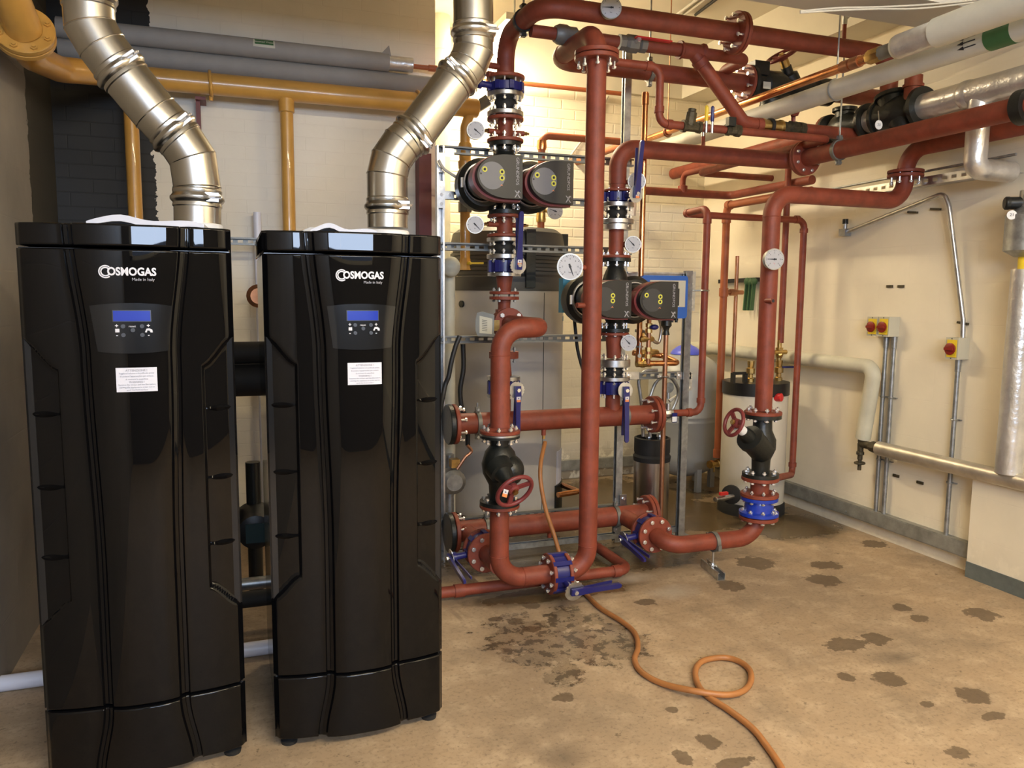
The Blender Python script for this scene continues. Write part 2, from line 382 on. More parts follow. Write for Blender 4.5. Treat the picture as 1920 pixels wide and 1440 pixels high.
dust = blobs([(1265, 1110, 70, 16), (1180, 1085, 60, 10)], 1.2, 8, 0.8); col = mix(nt, math_(nt, 'MULTIPLY', dust, 0.6), col, (0.46, 0.41, 0.34))
nt.links.new(col, bs.inputs['Base Color'])
rg = math_(nt, 'SUBTRACT', 0.62, math_(nt, 'MULTIPLY', math_(nt, 'MAXIMUM', wet, patch), 0.42)); nt.links.new(rg, bs.inputs['Roughness'])
bp = N(nt, 'ShaderNodeBump'); bp.inputs['Strength'].default_value = 0.22; bp.inputs['Distance'].default_value = 0.008
nt.links.new(math_(nt, 'ADD', mid, math_(nt, 'MULTIPLY', fine, 0.3)), bp.inputs['Height']); nt.links.new(bp.outputs[0], bs.inputs['Normal'])
mat('ceiling_paint', (0.70, 0.66, 0.55), 0.7, var=0.08, scale=2)
mat('beam_paint', (0.52, 0.50, 0.45), 0.7, var=0.08, scale=2)
mat('skirt_grey', (0.13, 0.15, 0.14), 0.6, var=0.3, scale=9)

b = MB(); b.bbox((XL-0.2, YB-0.2, -0.15), (XR+0.2, YW+0.2, 0)); struct('floor', b, m_floor)
b = MB(); b.bbox((XL-0.2, YB-0.2, ZC), (XR+0.2, YW+0.2, ZC+0.15)); struct('ceiling', b, 'ceiling_paint')
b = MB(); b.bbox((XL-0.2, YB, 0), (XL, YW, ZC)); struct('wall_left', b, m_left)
b = MB(); b.bbox((XL, YN, 0), (1.235, YW, ZC)); struct('wall_front', b, m_near)          # the nearer stretch behind the boilers
b = MB(); b.bbox((1.235, YW, 0), (XR+0.2, YW+0.2, ZC)); struct('wall_back', b, m_far)
b = MB(); b.bbox((XR, YB, 0), (XR+0.2, YW, ZC)); struct('wall_right', b, m_right)
b = MB(); b.bbox((3.70, YB, 0), (XR, 3.02, 0.56)); struct('trim_1', b, m_right)         # low upstand at the right
b = MB(); b.bbox((3.694, YB, 0), (3.70, 3.02, 0.085)); struct('baseboard_right', b, 'skirt_grey')
WX0, WX1, WZ0, WZ1 = -0.77, 1.60, 1.76, 2.60
b = MB()                                                                                 # rear wall with a high window
b.bbox((XL, YB-0.2, 0), (WX0, YB, ZC)); b.bbox((WX1, YB-0.2, 0), (XR, YB, ZC)); b.bbox((WX0, YB-0.2, WZ1), (WX1, YB, ZC)); b.bbox((WX0, YB-0.2, 0), (WX1, YB, WZ0)); struct('wall_rear', b, m_back)
b = MB()
for x in (WX0, (WX0+WX1)/2-0.02, WX1-0.04): b.bbox((x, YB-0.10, WZ0), (x+0.04, YB-0.04, WZ1))
for z in (WZ0, WZ1-0.04): b.bbox((WX0, YB-0.10, z), (WX1, YB-0.04, z+0.04))
struct('window_1', b, 'lamp_body')
yb_ = 3.03
b = MB(); b.bbox((XL, yb_-0.28, 2.775), (XR, yb_, ZC)); struct('trim_2', b, 'beam_paint')    # downstand beam across the ceiling
b = MB(); b.bbox((1.235, YW-0.03, 3.09), (XR-0.001, YW, ZC)); b.bbox((3.52, 3.62, 3.09), (XR, YW-0.03, ZC)); struct('trim_3', b, 'ceiling_paint')

# steel dado trunking along the foot of the walls
def trunking(name, p0, p1, z, h, dep, nrm, label):
    r = thing(name, label, 'trunking', (V(p0)+V(p1))/2); b = MB(); p0, p1 = V(p0), V(p1)
    c = (p0+p1)/2+V(nrm)*dep/2; L = (p1-p0).length; sz = (L, dep, h) if abs(nrm[1]) else (dep, L, h)
    b.box((c.x, c.y, z+h/2), sz); part('channel', b, 'cable_trunk', r)
    b = MB(); c2 = c+V(nrm)*(dep/2+0.0015); s2 = (L, 0.003, h*0.86) if abs(nrm[1]) else (0.003, L, h*0.86); b.box((c2.x, c2.y, z+h/2), s2); part('cover', b, 'cable_trunk', r)
    n = max(2, int(L/0.75))
    for i in range(1, n):
        q = p0.lerp(p1, i/n)+V(nrm)*(dep+0.004); b = MB(); b.cyl((q.x, q.y, z+h*0.3), V((q.x, q.y, z+h*0.3))+V(nrm)*0.004, 0.006, n=8); part('screw', b, 'galv', r)
    return r
trunking('cable_trunking', (XR, 3.02, 0), (XR, YW, 0), 0.085, 0.085, 0.045, (-1, 0, 0), 'grey steel trunking along the foot of the right wall')
trunking('cable_trunking', (1.25, YW, 0), (XR-0.06, YW, 0), 0.075, 0.085, 0.04, (0, -1, 0), 'grey steel trunking along the foot of the brick wall behind the tanks')
trunking('cable_trunking', (XL, YN, 0), (1.235, YN, 0), 0.12, 0.10, 0.04, (0, -1, 0), 'dark trunking at the wall foot behind the black boilers')

# fluorescent luminaires
def batten(x0, x1, y0, y1, z, label):
    r = thing('fluorescent_light', label, 'ceiling light', ((x0+x1)/2, (y0+y1)/2, z+0.09), None)
    b = MB(); b.bbox((x0, y0, z+0.055), (x1, y1, z+0.10)); part('housing', b, 'lamp_body', r)
    cx, cy = (x0+x1)/2, (y0+y1)/2; al = y1-y0 > x1-x0; hw = (x1-x0)/2 if al else (y1-y0)/2; n = 8; pf = [(-hw*math.cos(math.pi*i/n), -0.055*math.sin(math.pi*i/n)) for i in range(n+1)]
    b = MB(); b.prism(pf, xf((cx, y1-0.01, z+0.055), (1, 0, 0), (0, 0, 1), (0, -1, 0)) if al else xf((x0+0.01, cy, z+0.055), (0, 1, 0), (0, 0, 1), (1, 0, 0)), (y1-y0 if al else x1-x0)-0.02); part('diffuser', b, 'lamp_glow', r)
    for q in (0.12, 0.88):
        x, y = (cx, y0+(y1-y0)*q) if al else (x0+(x1-x0)*q, cy); b = MB(); b.cyl((x, y, z+0.1), (x, y, ZC), 0.006, n=8); part('suspension_rod', b, 'galv', r)
    return r
batten(1.70, 1.885, 4.88, 5.74, 3.165, 'glowing fluorescent batten seen behind the right flue pipe')
batten(0.1, 1.6, -0.56, -0.40, 3.06, 'left of two fluorescent battens behind the photographer')
batten(2.0, 3.5, -0.56, -0.40, 3.06, 'right of two fluorescent battens behind the photographer')
# ------------------------------------------------------------------ boilers
BW, BY, BT = 0.567, 2.545, 1.682
def sm(t): t = min(1, max(0, t)); return t*t*(3-2*t)
def lerp_tab(tab, z):
    if z <= tab[0][0]: return tab[0][1]
    for (a, p), (c, q) in zip(tab[:-1], tab[1:]):
        if z <= c: return p+(q-p)*sm((z-a)/(c-a))
    return tab[-1][1]
CL = [(0.03, 0.262), (0.24, 0.315), (0.7, 0.318), (1.3, 0.295), (1.68, 0.240)]
CR = [(0.03, 0.742), (0.24, 0.690), (0.7, 0.690), (1.3, 0.712), (1.68, 0.775)]
def front(u, z):                              # distance of the moulded front from its side edges, towards the room
    l, r = lerp_tab(CL, z), lerp_tab(CR, z); g = 0.028
    if l <= u <= r:
        t = (u-(l+r)/2)/((r-l)/2); d = 0.038+0.022*(1-abs(t)**3.2)
    else:
        t = (l-u)/l if u < l else (u-r)/(1-r)
        d = 0.030*(1-t**2.2)
        d += 0.006*(1-sm(min(abs(u-l), abs(u-r))/0.05))
        e = min(u, 1-u); d -= 0.016*(1-sm(e/0.03))
        e2 = e                                # recessed vent field on the outer strip
        inner = 0.168
        z0, z1 = 0.505+0.075*sm(e2/inner), 1.36-0.085*sm(e2/inner)
        k = min((inner-e2)/0.013, (z-z0)/0.012, (z1-z)/0.012)
        d -= 0.020*sm(k)
    gq = min(abs(u-l), abs(u-r)); return d-0.012*(1-sm((gq-0.017)/0.010))
def fpoint(x0, u, z, out=0.0): return V((x0+u*BW, BY-front(u, z)-out, z))
CNT = (6, 10, 12, 6, 20, 44, 20, 6, 12, 10, 6)
def cols(z):                                  # grid columns follow the creases and the edge of the vent field
    l, r = lerp_tab(CL, z), lerp_tab(CR, z); bk = (0, 0.032, 0.150, 0.184, l-0.030, l+0.030, r-0.030, r+0.030, 0.816, 0.850, 0.968, 1); out = []
    for (p, q), n in zip(zip(bk[:-1], bk[1:]), CNT): out += [p+(q-p)*i/n for i in range(n)]
    return out+[1.0]
def shell(mb, x0, z0, z1, nu, nz, back, rnd=0.004):
    zs = [z0+(z1-z0)*j/nz for j in range(nz+1)]; nu = sum(CNT)
    zs = [z0]+[z0+rnd]+zs[1:-1]+[z1-rnd]+[z1]
    rows = []
    for z in zs:
        edge = 0.004 if z in (z0, z1) else 0.0
        rows.append([mb.v((x0+u*BW, BY-front(u, z)+edge, z)) for u in cols(z)])
    for a, c in zip(rows[:-1], rows[1:]):
        for i in range(nu): mb.f((a[i], a[i+1], c[i+1], c[i]))
    def edge_strip(line):
        q = [mb.v((v.co.x, BY+back, v.co.z)) for v in line]
        for i in range(len(line)-1): mb.f((line[i], line[i+1], q[i+1], q[i]))
    edge_strip(rows[0]); edge_strip(rows[-1]); edge_strip([r[0] for r in rows]); edge_strip([r[-1] for r in rows])
    q = [mb.v((x0+x*BW, BY+back, z)) for x, z in ((0, z0), (1, z0), (1, z1), (0, z1))]; mb.f(q)
def boiler(x0, label):
    r = thing('boiler', label, 'boiler', (x0+BW/2, BY+0.3, 0), 'black gas boilers')
    b = MB(); b.bbox((x0+0.006, BY+0.012, 0.05), (x0+BW-0.006, BY+0.67, 1.615)); part('cabinet', b, 'panel_black', r)
    b = MB(); shell(b, x0, 0.252, 1.612, 200, 230, 0.018); door = part('front_door', b, 'gloss_black', r, smooth=60)
    b = MB(); shell(b, x0, 0.034, 0.244, 200, 30, 0.018); part('lower_panel', b, 'gloss_black', r, smooth=60)
    b = MB(); shell(b, x0, 1.620, 1.682, 200, 10, 0.68); part('lid', b, 'gloss_black', r, smooth=60)
    for x, y in ((0.045, 0.03), (BW-0.045, 0.03), (0.045, 0.62), (BW-0.045, 0.62)):
        b = MB(); b.lathe((x0+x, BY+y, 0), (0, 0, 1), [(0, 0.026), (0.012, 0.028), (0.018, 0.012), (0.06, 0.012)], 16); part('foot', b, 'rubber_black', r)
    for s in (0, 1):                          # three louvre fins in each recess
        for z in (1.14, 0.925, 0.715):
            b = MB(); u0, u1 = (0.020, 0.160) if s == 0 else (0.840, 0.980); n = 10; top, mid_, bot = [], [], []
            for i in range(n+1):
                u = u0+(u1-u0)*i/n; t = (i/n) if s == 0 else 1-i/n; h = 0.010*math.sin(math.pi*min(1, 0.15+t*0.85)) + 0.001
                p = fpoint(x0, u, z, -0.002); p.z = z
                top.append(b.v(p+V((0, 0, h)))); mid_.append(b.v(p+V((0, -0.019*min(1, 0.3+t), 0.002)))); bot.append(b.v(p+V((0, 0, -h))))
            for i in range(n):
                b.f((top[i], top[i+1], mid_[i+1], mid_[i])); b.f((mid_[i], mid_[i+1], bot[i+1], bot[i])); b.f((bot[i], bot[i+1], top[i+1], top[i]))
            b.f((top[0], mid_[0], bot[0])); b.f((top[-1], bot[-1], mid_[-1])); part('vent_fin', b, 'gloss_black', r)
    # curved control panel
    cx, zt, zb = 0.517, 1.452, 1.322; b = MB(); rows = []
    pts = []
    for j in range(13):
        t = j/12; row = []; hw = 0.188-0.026*(1-(1-t))*1.0
        hw = 0.162+0.028*t
        for i in range(25):
            s_ = -1+2*i/24; u = cx+hw*s_; z = zb+(zt-zb)*t+ (0.008*(1-s_*s_) if t == 1 else -0.006*(1-s_*s_) if t == 0 else 0.008*(1-s_*s_)*t-0.006*(1-s_*s_)*(1-t))
            row.append(b.v(fpoint(x0, u, z, 0.004)))
        rows.append(row)
    for a, c in zip(rows[:-1], rows[1:]):
        for i in range(24): b.f((a[i], a[i+1], c[i+1], c[i]))
    for line in (rows[0], rows[-1], [q[0] for q in rows], [q[-1] for q in rows]):
        q = [b.v(v.co+V((0, 0.012, 0))) for v in line]
        for i in range(len(line)-1): b.f((line[i], line[i+1], q[i+1], q[i]))
    cp = part('control_panel', b, 'panel_black', r, smooth=60)
    def patch(u0, u1, z0, z1, out, th=0.0015):
        b = MB(); n = 10; rr = []
        for z, o in ((z0, out-th), (z0, out), (z1, out), (z1, out-th)): rr.append([b.v(fpoint(x0, u0+(u1-u0)*i/n, z, o)) for i in range(n+1)])
        for a, c in zip(rr, rr[1:]+rr[:1]):
            for i in range(n): b.f((a[i], a[i+1], c[i+1], c[i]))
        b.f([q[0] for q in rr]); b.f([q[-1] for q in rr][::-1]); return b
    part('display_frame', patch(0.430, 0.607, 1.407, 1.440, 0.0055), 'disc_grey', cp); part('display', patch(0.434, 0.603, 1.409, 1.438, 0.0068), 'lcd_blue', cp, 'blue lcd display')
    for u, z in ((0.476, 1.394), (0.476, 1.369), (0.520, 1.383), (0.563, 1.394), (0.563, 1.369)):
        p = fpoint(x0, u, z, 0.003); b = MB(); b.cyl(p, p+V((0, -0.004, 0)), 0.0058, n=14); part('button', b, 'disc_grey', cp)
    def lab(s, u, z, size, m, par, out, **k):
        f = lambda q: V((q.x, BY-front((q.x-x0)/BW, q.z)-out+(q.y), q.z))
        return text(s, size, Matrix.Translation(V((x0+u*BW, 0, z))) @ Matrix.Rotation(R(90), 4, 'X'), par, m, fn=f, **k)
    for s, u, z in (('+', 0.447, 1.395), ('-', 0.447, 1.369), ('+', 0.592, 1.395), ('-', 0.592, 1.369)): lab(s, u, z, 0.016, 'mark_white', cp, 0.0046, name='symbol', bold=0.02)
    lab('reset', 0.518, 1.394, 0.009, 'mark_white', cp, 0.0046, name='symbol')
    part('symbol', patch(0.440, 0.459, 1.377, 1.387, 0.0056), 'mark_white', cp)
    b = MB(); p = fpoint(x0, 0.594, 1.382, 0.0048); M = xf(p, (1, 0, 0), (0, 0, 1)); b.prism([(-.011, -.005), (-.006, -.006), (-.004, 0), (.002, -.001), (.004, -.006), (.010, -.006), (.009, .002), (.001, .006), (-.006, .005)], M, 0.001); part('symbol', b, 'mark_white', cp)
    # maker's lettering on the door
    br = thing_badge = None
    lab('OSMOGAS', 0.527, 1.548, 0.031, 'mark_white', door, 0.001, bold=0.035, sx=0.86)
    for ro, ri, a0 in ((0.0185, 0.0150, 0.9), (0.0135, 0.0098, 0.75)):
        b = MB(); cxp, czp = x0+0.408*BW, 1.548; k = 20; oo = []; ii = []
        for i in range(k+1):
            a = a0+(2*math.pi-2*a0)*i/k
            for rad, lst in ((ro, oo), (ri, ii)):
                X, Z = cxp+rad*math.cos(a), czp+rad*math.sin(a); lst.append(b.v((X, BY-front((X-x0)/BW, Z)-0.0016, Z)))
        for i in range(k): b.f((oo[i], oo[i+1], ii[i+1], ii[i]))
        part('logo_ring', b, 'mark_white', door)
    lab('Made in Italy', 0.578, 1.527, 0.0115, 'mark_grey', door, 0.001)
    st = part('warning_sticker', patch(0.432, 0.622, 1.205, 1.275, 0.0008), 'paper', door, 'white printed warning sticker')
    lab('ATTENZIONE !', 0.527, 1.267, 0.0085, 'mark_grey', st, 0.0012, bold=0.02)
    for i, s in enumerate(('Togliere l’adesivo e la pellicola prima', 'di avviare l’apparecchio per evitare', 'di rovinare la superficie')): lab(s, 0.527, 1.2585-0.0085*i, 0.0062, 'mark_grey', st, 0.0012)
    lab('WARNING !', 0.527, 1.233, 0.0075, 'mark_grey', st, 0.0012, bold=0.02)
    for i, s in enumerate(('Remove the sticker and the film before', 'starting the appliance in order not to', 'spoil the front surface')): lab(s, 0.527, 1.2255-0.0075*i, 0.0062, 'mark_grey', st, 0.0012)
    return r
boiler(-0.556, 'glossy black floor standing boiler at the left, nearest the left wall')
boiler(0.100, 'glossy black floor standing boiler right of its twin, beside the red pipework')

# papers lying on the lids
def booklet(name, p, w_, d_, h, yaw, m, label, cat, curl):
    b = MB(); n = 14; Mx = Matrix.Translation(V(p)) @ Matrix.Rotation(yaw, 4, 'Z'); b.M = Mx; rs = []
    for i in range(n+1):
        t = i/n; x = -w_/2+w_*t; z = curl*math.exp(-((t-0.30)/0.17)**2)+0.004*math.sin(9*t); th = h*(0.55+0.45*math.sin(math.pi*t)**0.5)
        rs.append([b.v((x, -d_/2, z)), b.v((x, d_/2, z*0.6)), b.v((x, d_/2, z*0.6+th)), b.v((x, -d_/2, z+th))])
    b.rings(rs); return solo(name, b, m, label, cat, p)
booklet('folded_manual', (A(285, 410, 2.68).x, 2.70, 1.6835), 0.32, 0.24, 0.020, R(-4), 'paper', 'white folded papers lying on top of the left boiler', 'papers', 0.012)
booklet('folded_manual', (A(645, 413, 2.70).x, 2.70, 1.6835), 0.21, 0.21, 0.016, R(-8), 'paper', 'white booklet curling on top of the right boiler', 'papers', 0.016)
booklet('plastic_bag', (A(592, 416, 2.72).x, 2.78, 1.6835), 0.14, 0.16, 0.014, R(12), 'plastic_film', 'clear plastic film sleeve left of the booklet on the right boiler', 'plastic bag', 0.010)

# ------------------------------------------------------------------ flue pipes
def flue(pix, rad, Y, label, clamps, joints):
    P = [A(x, y, Y) for x, y in pix]; r = thing('flue_pipe', label, 'flue', P[0], 'stainless flue pipes')
    zb = P[0].z
    cum = [0]
    for a, c in zip(P[:-1], P[1:]): cum.append(cum[-1]+(c-a).length)
    def at(i, t): return P[i].lerp(P[i+1], t), (P[i+1]-P[i]).normalized()
    # mitred sections between joints; every joint is a vertex of the path
    secs = []; cur = [P[0]]
    for i in range(1, len(P)):
        cur.append(P[i])
        if i in joints or i == len(P)-1: secs.append(cur); cur = [P[i]]
    for s_ in secs:
        b = MB(); rs = []; n = 56; x = V((0, 1, 0))
        for i, p in enumerate(s_):
            gi = [k for k, q in enumerate(P) if q == p][0]
            t0 = (P[gi]-P[gi-1]).normalized() if gi > 0 else (P[1]-P[0]).normalized(); t1 = (P[gi+1]-P[gi]).normalized() if gi < len(P)-1 else t0
            nrm = (t0+t1).normalized(); cosh = max(0.5, nrm.dot(t0)); y = nrm.cross(x).normalized()
            rs.append([b.v(p+x*rad*math.cos(2*math.pi*k/n)+y*(rad/cosh)*math.sin(2*math.pi*k/n)) for k in range(n)])
        b.rings(rs); part('flue_section', b, 'flue_steel', r, smooth=8)
    for gi in range(1, len(P)-1):             # weld bead at each mitre
        t0 = (P[gi]-P[gi-1]).normalized(); t1 = (P[gi+1]-P[gi]).normalized(); nrm = (t0+t1).normalized()
        b = MB(); b.torus(P[gi], nrm, rad*1.005, 0.0028, 36, 6); part('seam', b, 'flue_steel', r)
    for i, t, kind in clamps:
        p, d = at(i, t); b = MB()
        b.lathe(p-d*0.034, d, [(0, rad), (0.004, rad*1.05), (0.010, rad*1.045), (0.016, rad*1.03), (0.022, rad*1.10), (0.028, rad*1.15), (0.036, rad*1.15), (0.042, rad*1.09), (0.05, rad*1.03), (0.056, rad*1.05), (0.062, rad*1.05), (0.067, rad)], 36, False, False)
        c = part('locking_band', b, 'flue_steel', r)
        x, y, z = frame(d); sd = V((0, -1, 0)); sd = (sd-d*sd.dot(d)).normalized(); tg = d.cross(sd)
        b = MB(); c0 = p+sd*rad*1.12*0.8+tg*rad*1.12*0.55*kind; b.box(c0, (0.045, 0.03, 0.016), Matrix((tg, d, sd)).transposed())
        b.cyl(c0-tg*0.032+sd*0.006, c0+tg*0.032+sd*0.006, 0.006, n=10); b.torus(c0+sd*0.006-tg*0.022, d, 0.010, 0.0035, 12, 6); b.torus(c0+sd*0.006+tg*0.022, d, 0.010, 0.0035, 12, 6)
        part('latch', b, 'chrome', c)
    b = MB(); b.lathe((P[0].x, Y, 1.684), (0, 0, 1), [(0, rad*1.28), (0.010, rad*1.28), (0.02, rad*1.1), (0.05, rad*1.06), (0.055, rad)], 36); part('base_collar', b, 'white', r)
    return r
flue([(371, 424), (370, 352), (362, 298), (338, 262), (291, 212), (222, 128), (192, 88), (169, 48), (163, -30)], 0.081, 3.12, 'bent stainless steel flue rising from the left boiler and leaning left',
     [(0, 0.72, 1), (3, 0.25, 1), (4, 0.94, 1), (7, 0.66, 1)], (2, 4, 5, 7))
flue([(727, 428), (726, 330), (733, 300), (752, 272), (782, 246), (852, 152), (877, 122), (888, 95), (887, -30)], 0.079, 3.12, 'bent stainless steel flue rising from the right boiler and leaning right',
     [(0, 0.42, 1), (3, 0.75, 1), (5, 0.20, -1), (7, 0.27, 1)], (2, 4, 5, 7))

# ------------------------------------------------------------------ gas pipe and lagged pipes on the near wall
YG = 4.66
gz0, gz1 = A(328, 151, YG), A(629, 179, YG)
H0 = V((-0.62, YG, (gz0.z+gz1.z)/2)); H1 = V((A(893, 205, YG).x, YG, H0.z))
r = thing('gas_pipe', 'thick ochre yellow gas main crossing the wall above the boilers', 'pipe', H0)
fl = A(46, 62, 3.62); e1, e2 = A(112, 130, 4.15), A(172, 141, 4.50); nd = V((0.10, -1, 0.42)).normalized()
b = MB(); b.tube([fl+V((-0.10, -1.05, 0.62)), fl+nd*0.02], 0.066, 0.05, 26); part('inlet', b, 'ochre', r)
H0.x = -0.40; b = MB(); b.tube([fl-nd*0.02, fl-nd*0.13, e1, V((-0.42, YG, H0.z+0.0)), V((0.0, YG, H0.z))], 0.057, 0.20, 24, seg=10); b.cyl((-0.05, YG, H0.z), H1, 0.057, n=24); b.sphere(H1, (0.02, 0.057, 0.057)); part('main', b, 'ochre', r)
f1 = flange(r, fl+nd*0.002, nd, 0.215, 'ochre', 0.024, 0); f2 = flange(r, fl-nd*0.002, -nd, 0.215, 'ochre', 0.024, 0)
bolts(f1, fl, nd, 0.172, 8, 0.05, 0.014, 'ochre')
for px, yb, lo in ((245, 410, 1.60), (537, 425, 1.60)):
    p = A(px, 200, YG); b = MB(); b.cyl((p.x, YG, H0.z-0.03), (p.x, YG, lo), 0.036, n=20); dr = part('drop_pipe', b, 'ochre', r)
    b = MB(); b.lathe((p.x, YG, H0.z-0.045), (0, 0, -1), [(0, 0.043), (0.07, 0.043), (0.074, 0.037)], 20); part('socket', b, 'ochre', dr)
for px in (395, 783):
    p = A(px, 160, YG); b = MB(); b.torus((p.x, YG, H0.z), (1, 0, 0.06), 0.064, 0.009, 28, 8); b.cyl((p.x, YG, H0.z-0.062), (p.x, YG, H0.z-0.088), 0.011, n=10); b.bar((p.x, YG+0.06, H0.z), (p.x, YN-0.001, H0.z), 0.03, 0.008); part('pipe_ring', b, 'ochre', r)
# the right-hand drop of the gas main with its valve
p = A(872, 225, YG); x = p.x; bz = 1.2
b = MB(); b.tube([(H1.x-0.03, YG, H0.z-0.02), (x+0.02, YG-0.0, H0.z-0.06), (x, YG, H0.z-0.12), (x, YG, 1.75)], 0.030, 0.05, 18); dr = part('drop_pipe', b, 'ochre', r)
b = MB(); b.lathe((x, YG, A(870, 268, YG).z), (0, 0, -1), [(0, 0.036), (0.02, 0.042), (0.05, 0.036), (0.10, 0.036), (0.11, 0.043), (0.15, 0.040), (0.16, 0.03)], 16); part('union', b, 'ochre', dr)
b = MB(); b.hexa((x, YG, A(873, 378, YG).z), (x, YG, A(873, 398, YG).z), 0.042); part('coupling', b, 'grey_iron', dr)
b = MB(); q = H1; b.hexa(q+V((-0.005, 0, 0)), q+V((0.07, -0.02, 0.05)), 0.036); part('end_plug', b, 'grey_iron', r)

def lag(name, label, pts, od, m, bend=0.15, root=None, loc=None, n=22, cat='pipe', group=None):
    b = MB(); b.tube(pts, od/2, bend, n); return solo(name, b, m, label, cat, pts[0], group)
z1 = A(480, 91, 4.76).z; z2 = A(480, 128, 4.78).z
r = thing('lagged_pipe', 'upper of two grey lagged pipes above the yellow gas main', 'pipe', (-0.5, 4.76, z1))
e1 = A(728, 123, 4.76).x; e2 = A(773, 128, 4.76).x
b = MB(); b.cyl((-0.79, 4.76, z1), (e1, 4.76, z1), 0.052, n=24); b.prism([(-0.04, -0.02), (0.035, -0.03), (0.02, 0.045)], xf((e1-0.02, 4.735, z1+0.045), (1, 0, 0), (0, 0, 1)), 0.006); part('lagging', b, 'lagging_grey', r)
b = MB(); b.cyl((e1-0.01, 4.76, z1), (e2, 4.76, z1), 0.042, n=24); part('foil_sleeve', b, 'foil', r)
b = MB(); b.cyl((e2-0.02, 4.76, z1-0.005), (1.56, 4.76, z1-0.005), 0.014, n=14); b.cyl((e2+0.10, 4.76, z1-0.005), (e2+0.15, 4.76, z1-0.005), 0.019, n=14); part('bare_pipe', b, 'orange', r)
p = A(478, 92, 4.71); p2 = A(513, 95, 4.71); st = V((p.x, 4.76, z1)); lp = MB(); k = 10
def wrap(x0, x1, rad, a0, a1, cy, cz):
    b = MB(); rows = []
    for X in (x0, x1): rows.append([b.v((X, cy-rad*math.cos(a0+(a1-a0)*i/k), cz+rad*math.sin(a0+(a1-a0)*i/k))) for i in range(k+1)])
    for i in range(k): b.f((rows[0][i], rows[0][i+1], rows[1][i+1], rows[1][i]))
    return b
part('pipe_label', wrap(p.x-0.008, p2.x+0.008, 0.0526, R(-4), R(52), 4.76, z1), 'lagging_cream', r)
lb = part('label_face', wrap(p.x, p2.x, 0.0532, R(12), R(48), 4.76, z1), 'green_band', r)
text('Boosted Water', 0.017, xf(((p.x+p2.x)/2, 4.76-0.0465, z1+0.026), (1, 0, 0), (0, 0.46, 0.89)), r, 'lagging_cream')
lag('lagged_pipe', 'lower of two grey lagged pipes just above the yellow gas main', [(-0.79, 4.785, z2), (A(838, 160, 4.785).x, 4.785, z2)], 0.106, 'lagging_grey')
b = MB(); p = A(375, 180, 4.80); b.bbox((p.x-0.022, 4.75, A(365, 245, 4.8).z), (p.x-0.0, YN-0.001, H0.z-0.06)); b.bbox((p.x-0.022, 4.71, H0.z-0.075), (p.x+0.03, YN-0.001, H0.z-0.058)); solo('pipe_bracket', b, 'post_maroon', 'short dark red steel bracket under the yellow gas main', 'bracket', (p.x, 4.8, H0.z-0.07))
b = MB(); x0, x1 = A(783, 350, 4.80).x, A(806, 350, 4.80).x; b.bbox((x0, 4.76, 0.0), (x1, 4.775, 2.34)); b.bbox((x0, 4.775, 0.0), (x0+0.012, YN-0.001, 2.34)); b.bbox((x1-0.012, 4.775, 0), (x1, YN-0.001, 2.34)); solo('steel_post', b, 'post_maroon', 'dark red steel post on the wall behind the right boiler', 'post', ((x0+x1)/2, 4.8, 0))
# white riser duct beyond the wall corner
b = MB(); p = A(833, 250, 5.45); b.cyl((p.x, 5.55, 0), (p.x, 5.55, ZC), 0.068, n=24); b.lathe((p.x, 5.55, A(833, 88, 5.45).z), (0, 0, 1), [(0, 0.074), (0.10, 0.074)], 24); solo('soil_pipe', b, 'lagging_cream', 'cream vertical pipe at the far side of the wall corner, behind the right flue', 'pipe', (p.x, 5.55, 0))

# things seen in the slot between the boilers
b = MB(); b.tube([(XL+0.002, 3.27, 0.031), (0.62, 3.27, 0.031)], 0.030, n=18); solo('drain_pipe', b, 'pvc_white', 'white plastic pipe lying on the floor behind the boilers', 'pipe', (0, 3.27, 0))
for nm, y, z, rr, m, lab_ in (('black_hose', 3.75, A(470, 712, 3.75).z, 0.075, 'rubber_black', 'thick black lagged pipe behind the gap between the boilers'), ('insulated_pipe', 3.72, max(A(470, 667, 3.72).z, A(470, 712, 3.75).z+0.126), 0.050, 'rubber_black', 'thinner black lagged pipe above the thick one behind the boilers'),
                       ('conduit', 3.60, A(480, 1093, 3.60).z, 0.028, 'galv', 'grey metal pipe crossing low behind the gap between the boilers'), ('heating_pipe', 3.50, A(480, 1122, 3.5).z, 0.036, 'rubber_black', 'low black pipe just below the grey one behind the boilers')):
    b = MB(); b.cyl((-0.6, y, z), (0.63, y, z), rr, n=20); solo(nm, b, m, lab_, 'pipe', (0.1, y, z))
b = MB(); zz = A(470, 712, 3.75).z-0.074; b.bbox((-0.30, 3.72, 0), (-0.24, 3.78, zz)); b.bbox((-0.32, 3.66, zz-0.01), (-0.22, 3.84, zz)); solo('support_post', b, 'galv', 'short steel post behind the left boiler carrying the black lagged pipe', 'post', (-0.27, 3.75, 0))
mat('dark_teal', (0.008, 0.035, 0.045), 0.4)
p = A(478, 985, 3.9); r = thing('circulator', 'small black pump standing low in the gap between the boilers', 'pump', p)
b = MB(); b.lathe(p+V((0, 0.10, 0)), (0, -1, 0), [(0, 0.06), (0.02, 0.10), (0.12, 0.10), (0.15, 0.085), (0.22, 0.08), (0.23, 0.05)], 24); part('motor', b, 'plastic_dark', r)
b = MB(); b.cyl((p.x, p.y+0.06, 0), (p.x, p.y+0.06, p.z+0.3), 0.035, n=16); part('pipe', b, 'cast_black', r)
b = MB(); b.box(p+V((0, -0.135, 0)), (0.09, 0.01, 0.09)); part('faceplate', b, 'dark_teal', r)
b = MB(); x = A(487, 560, 4.75).x; b.cyl((x, 4.78, 0.0), (x, 4.78, 1.95), 0.022, n=14); solo('waste_pipe', b, 'pvc_white', 'thin white vertical pipe on the wall in the gap between the boilers', 'pipe', (x, 4.78, 0.0))
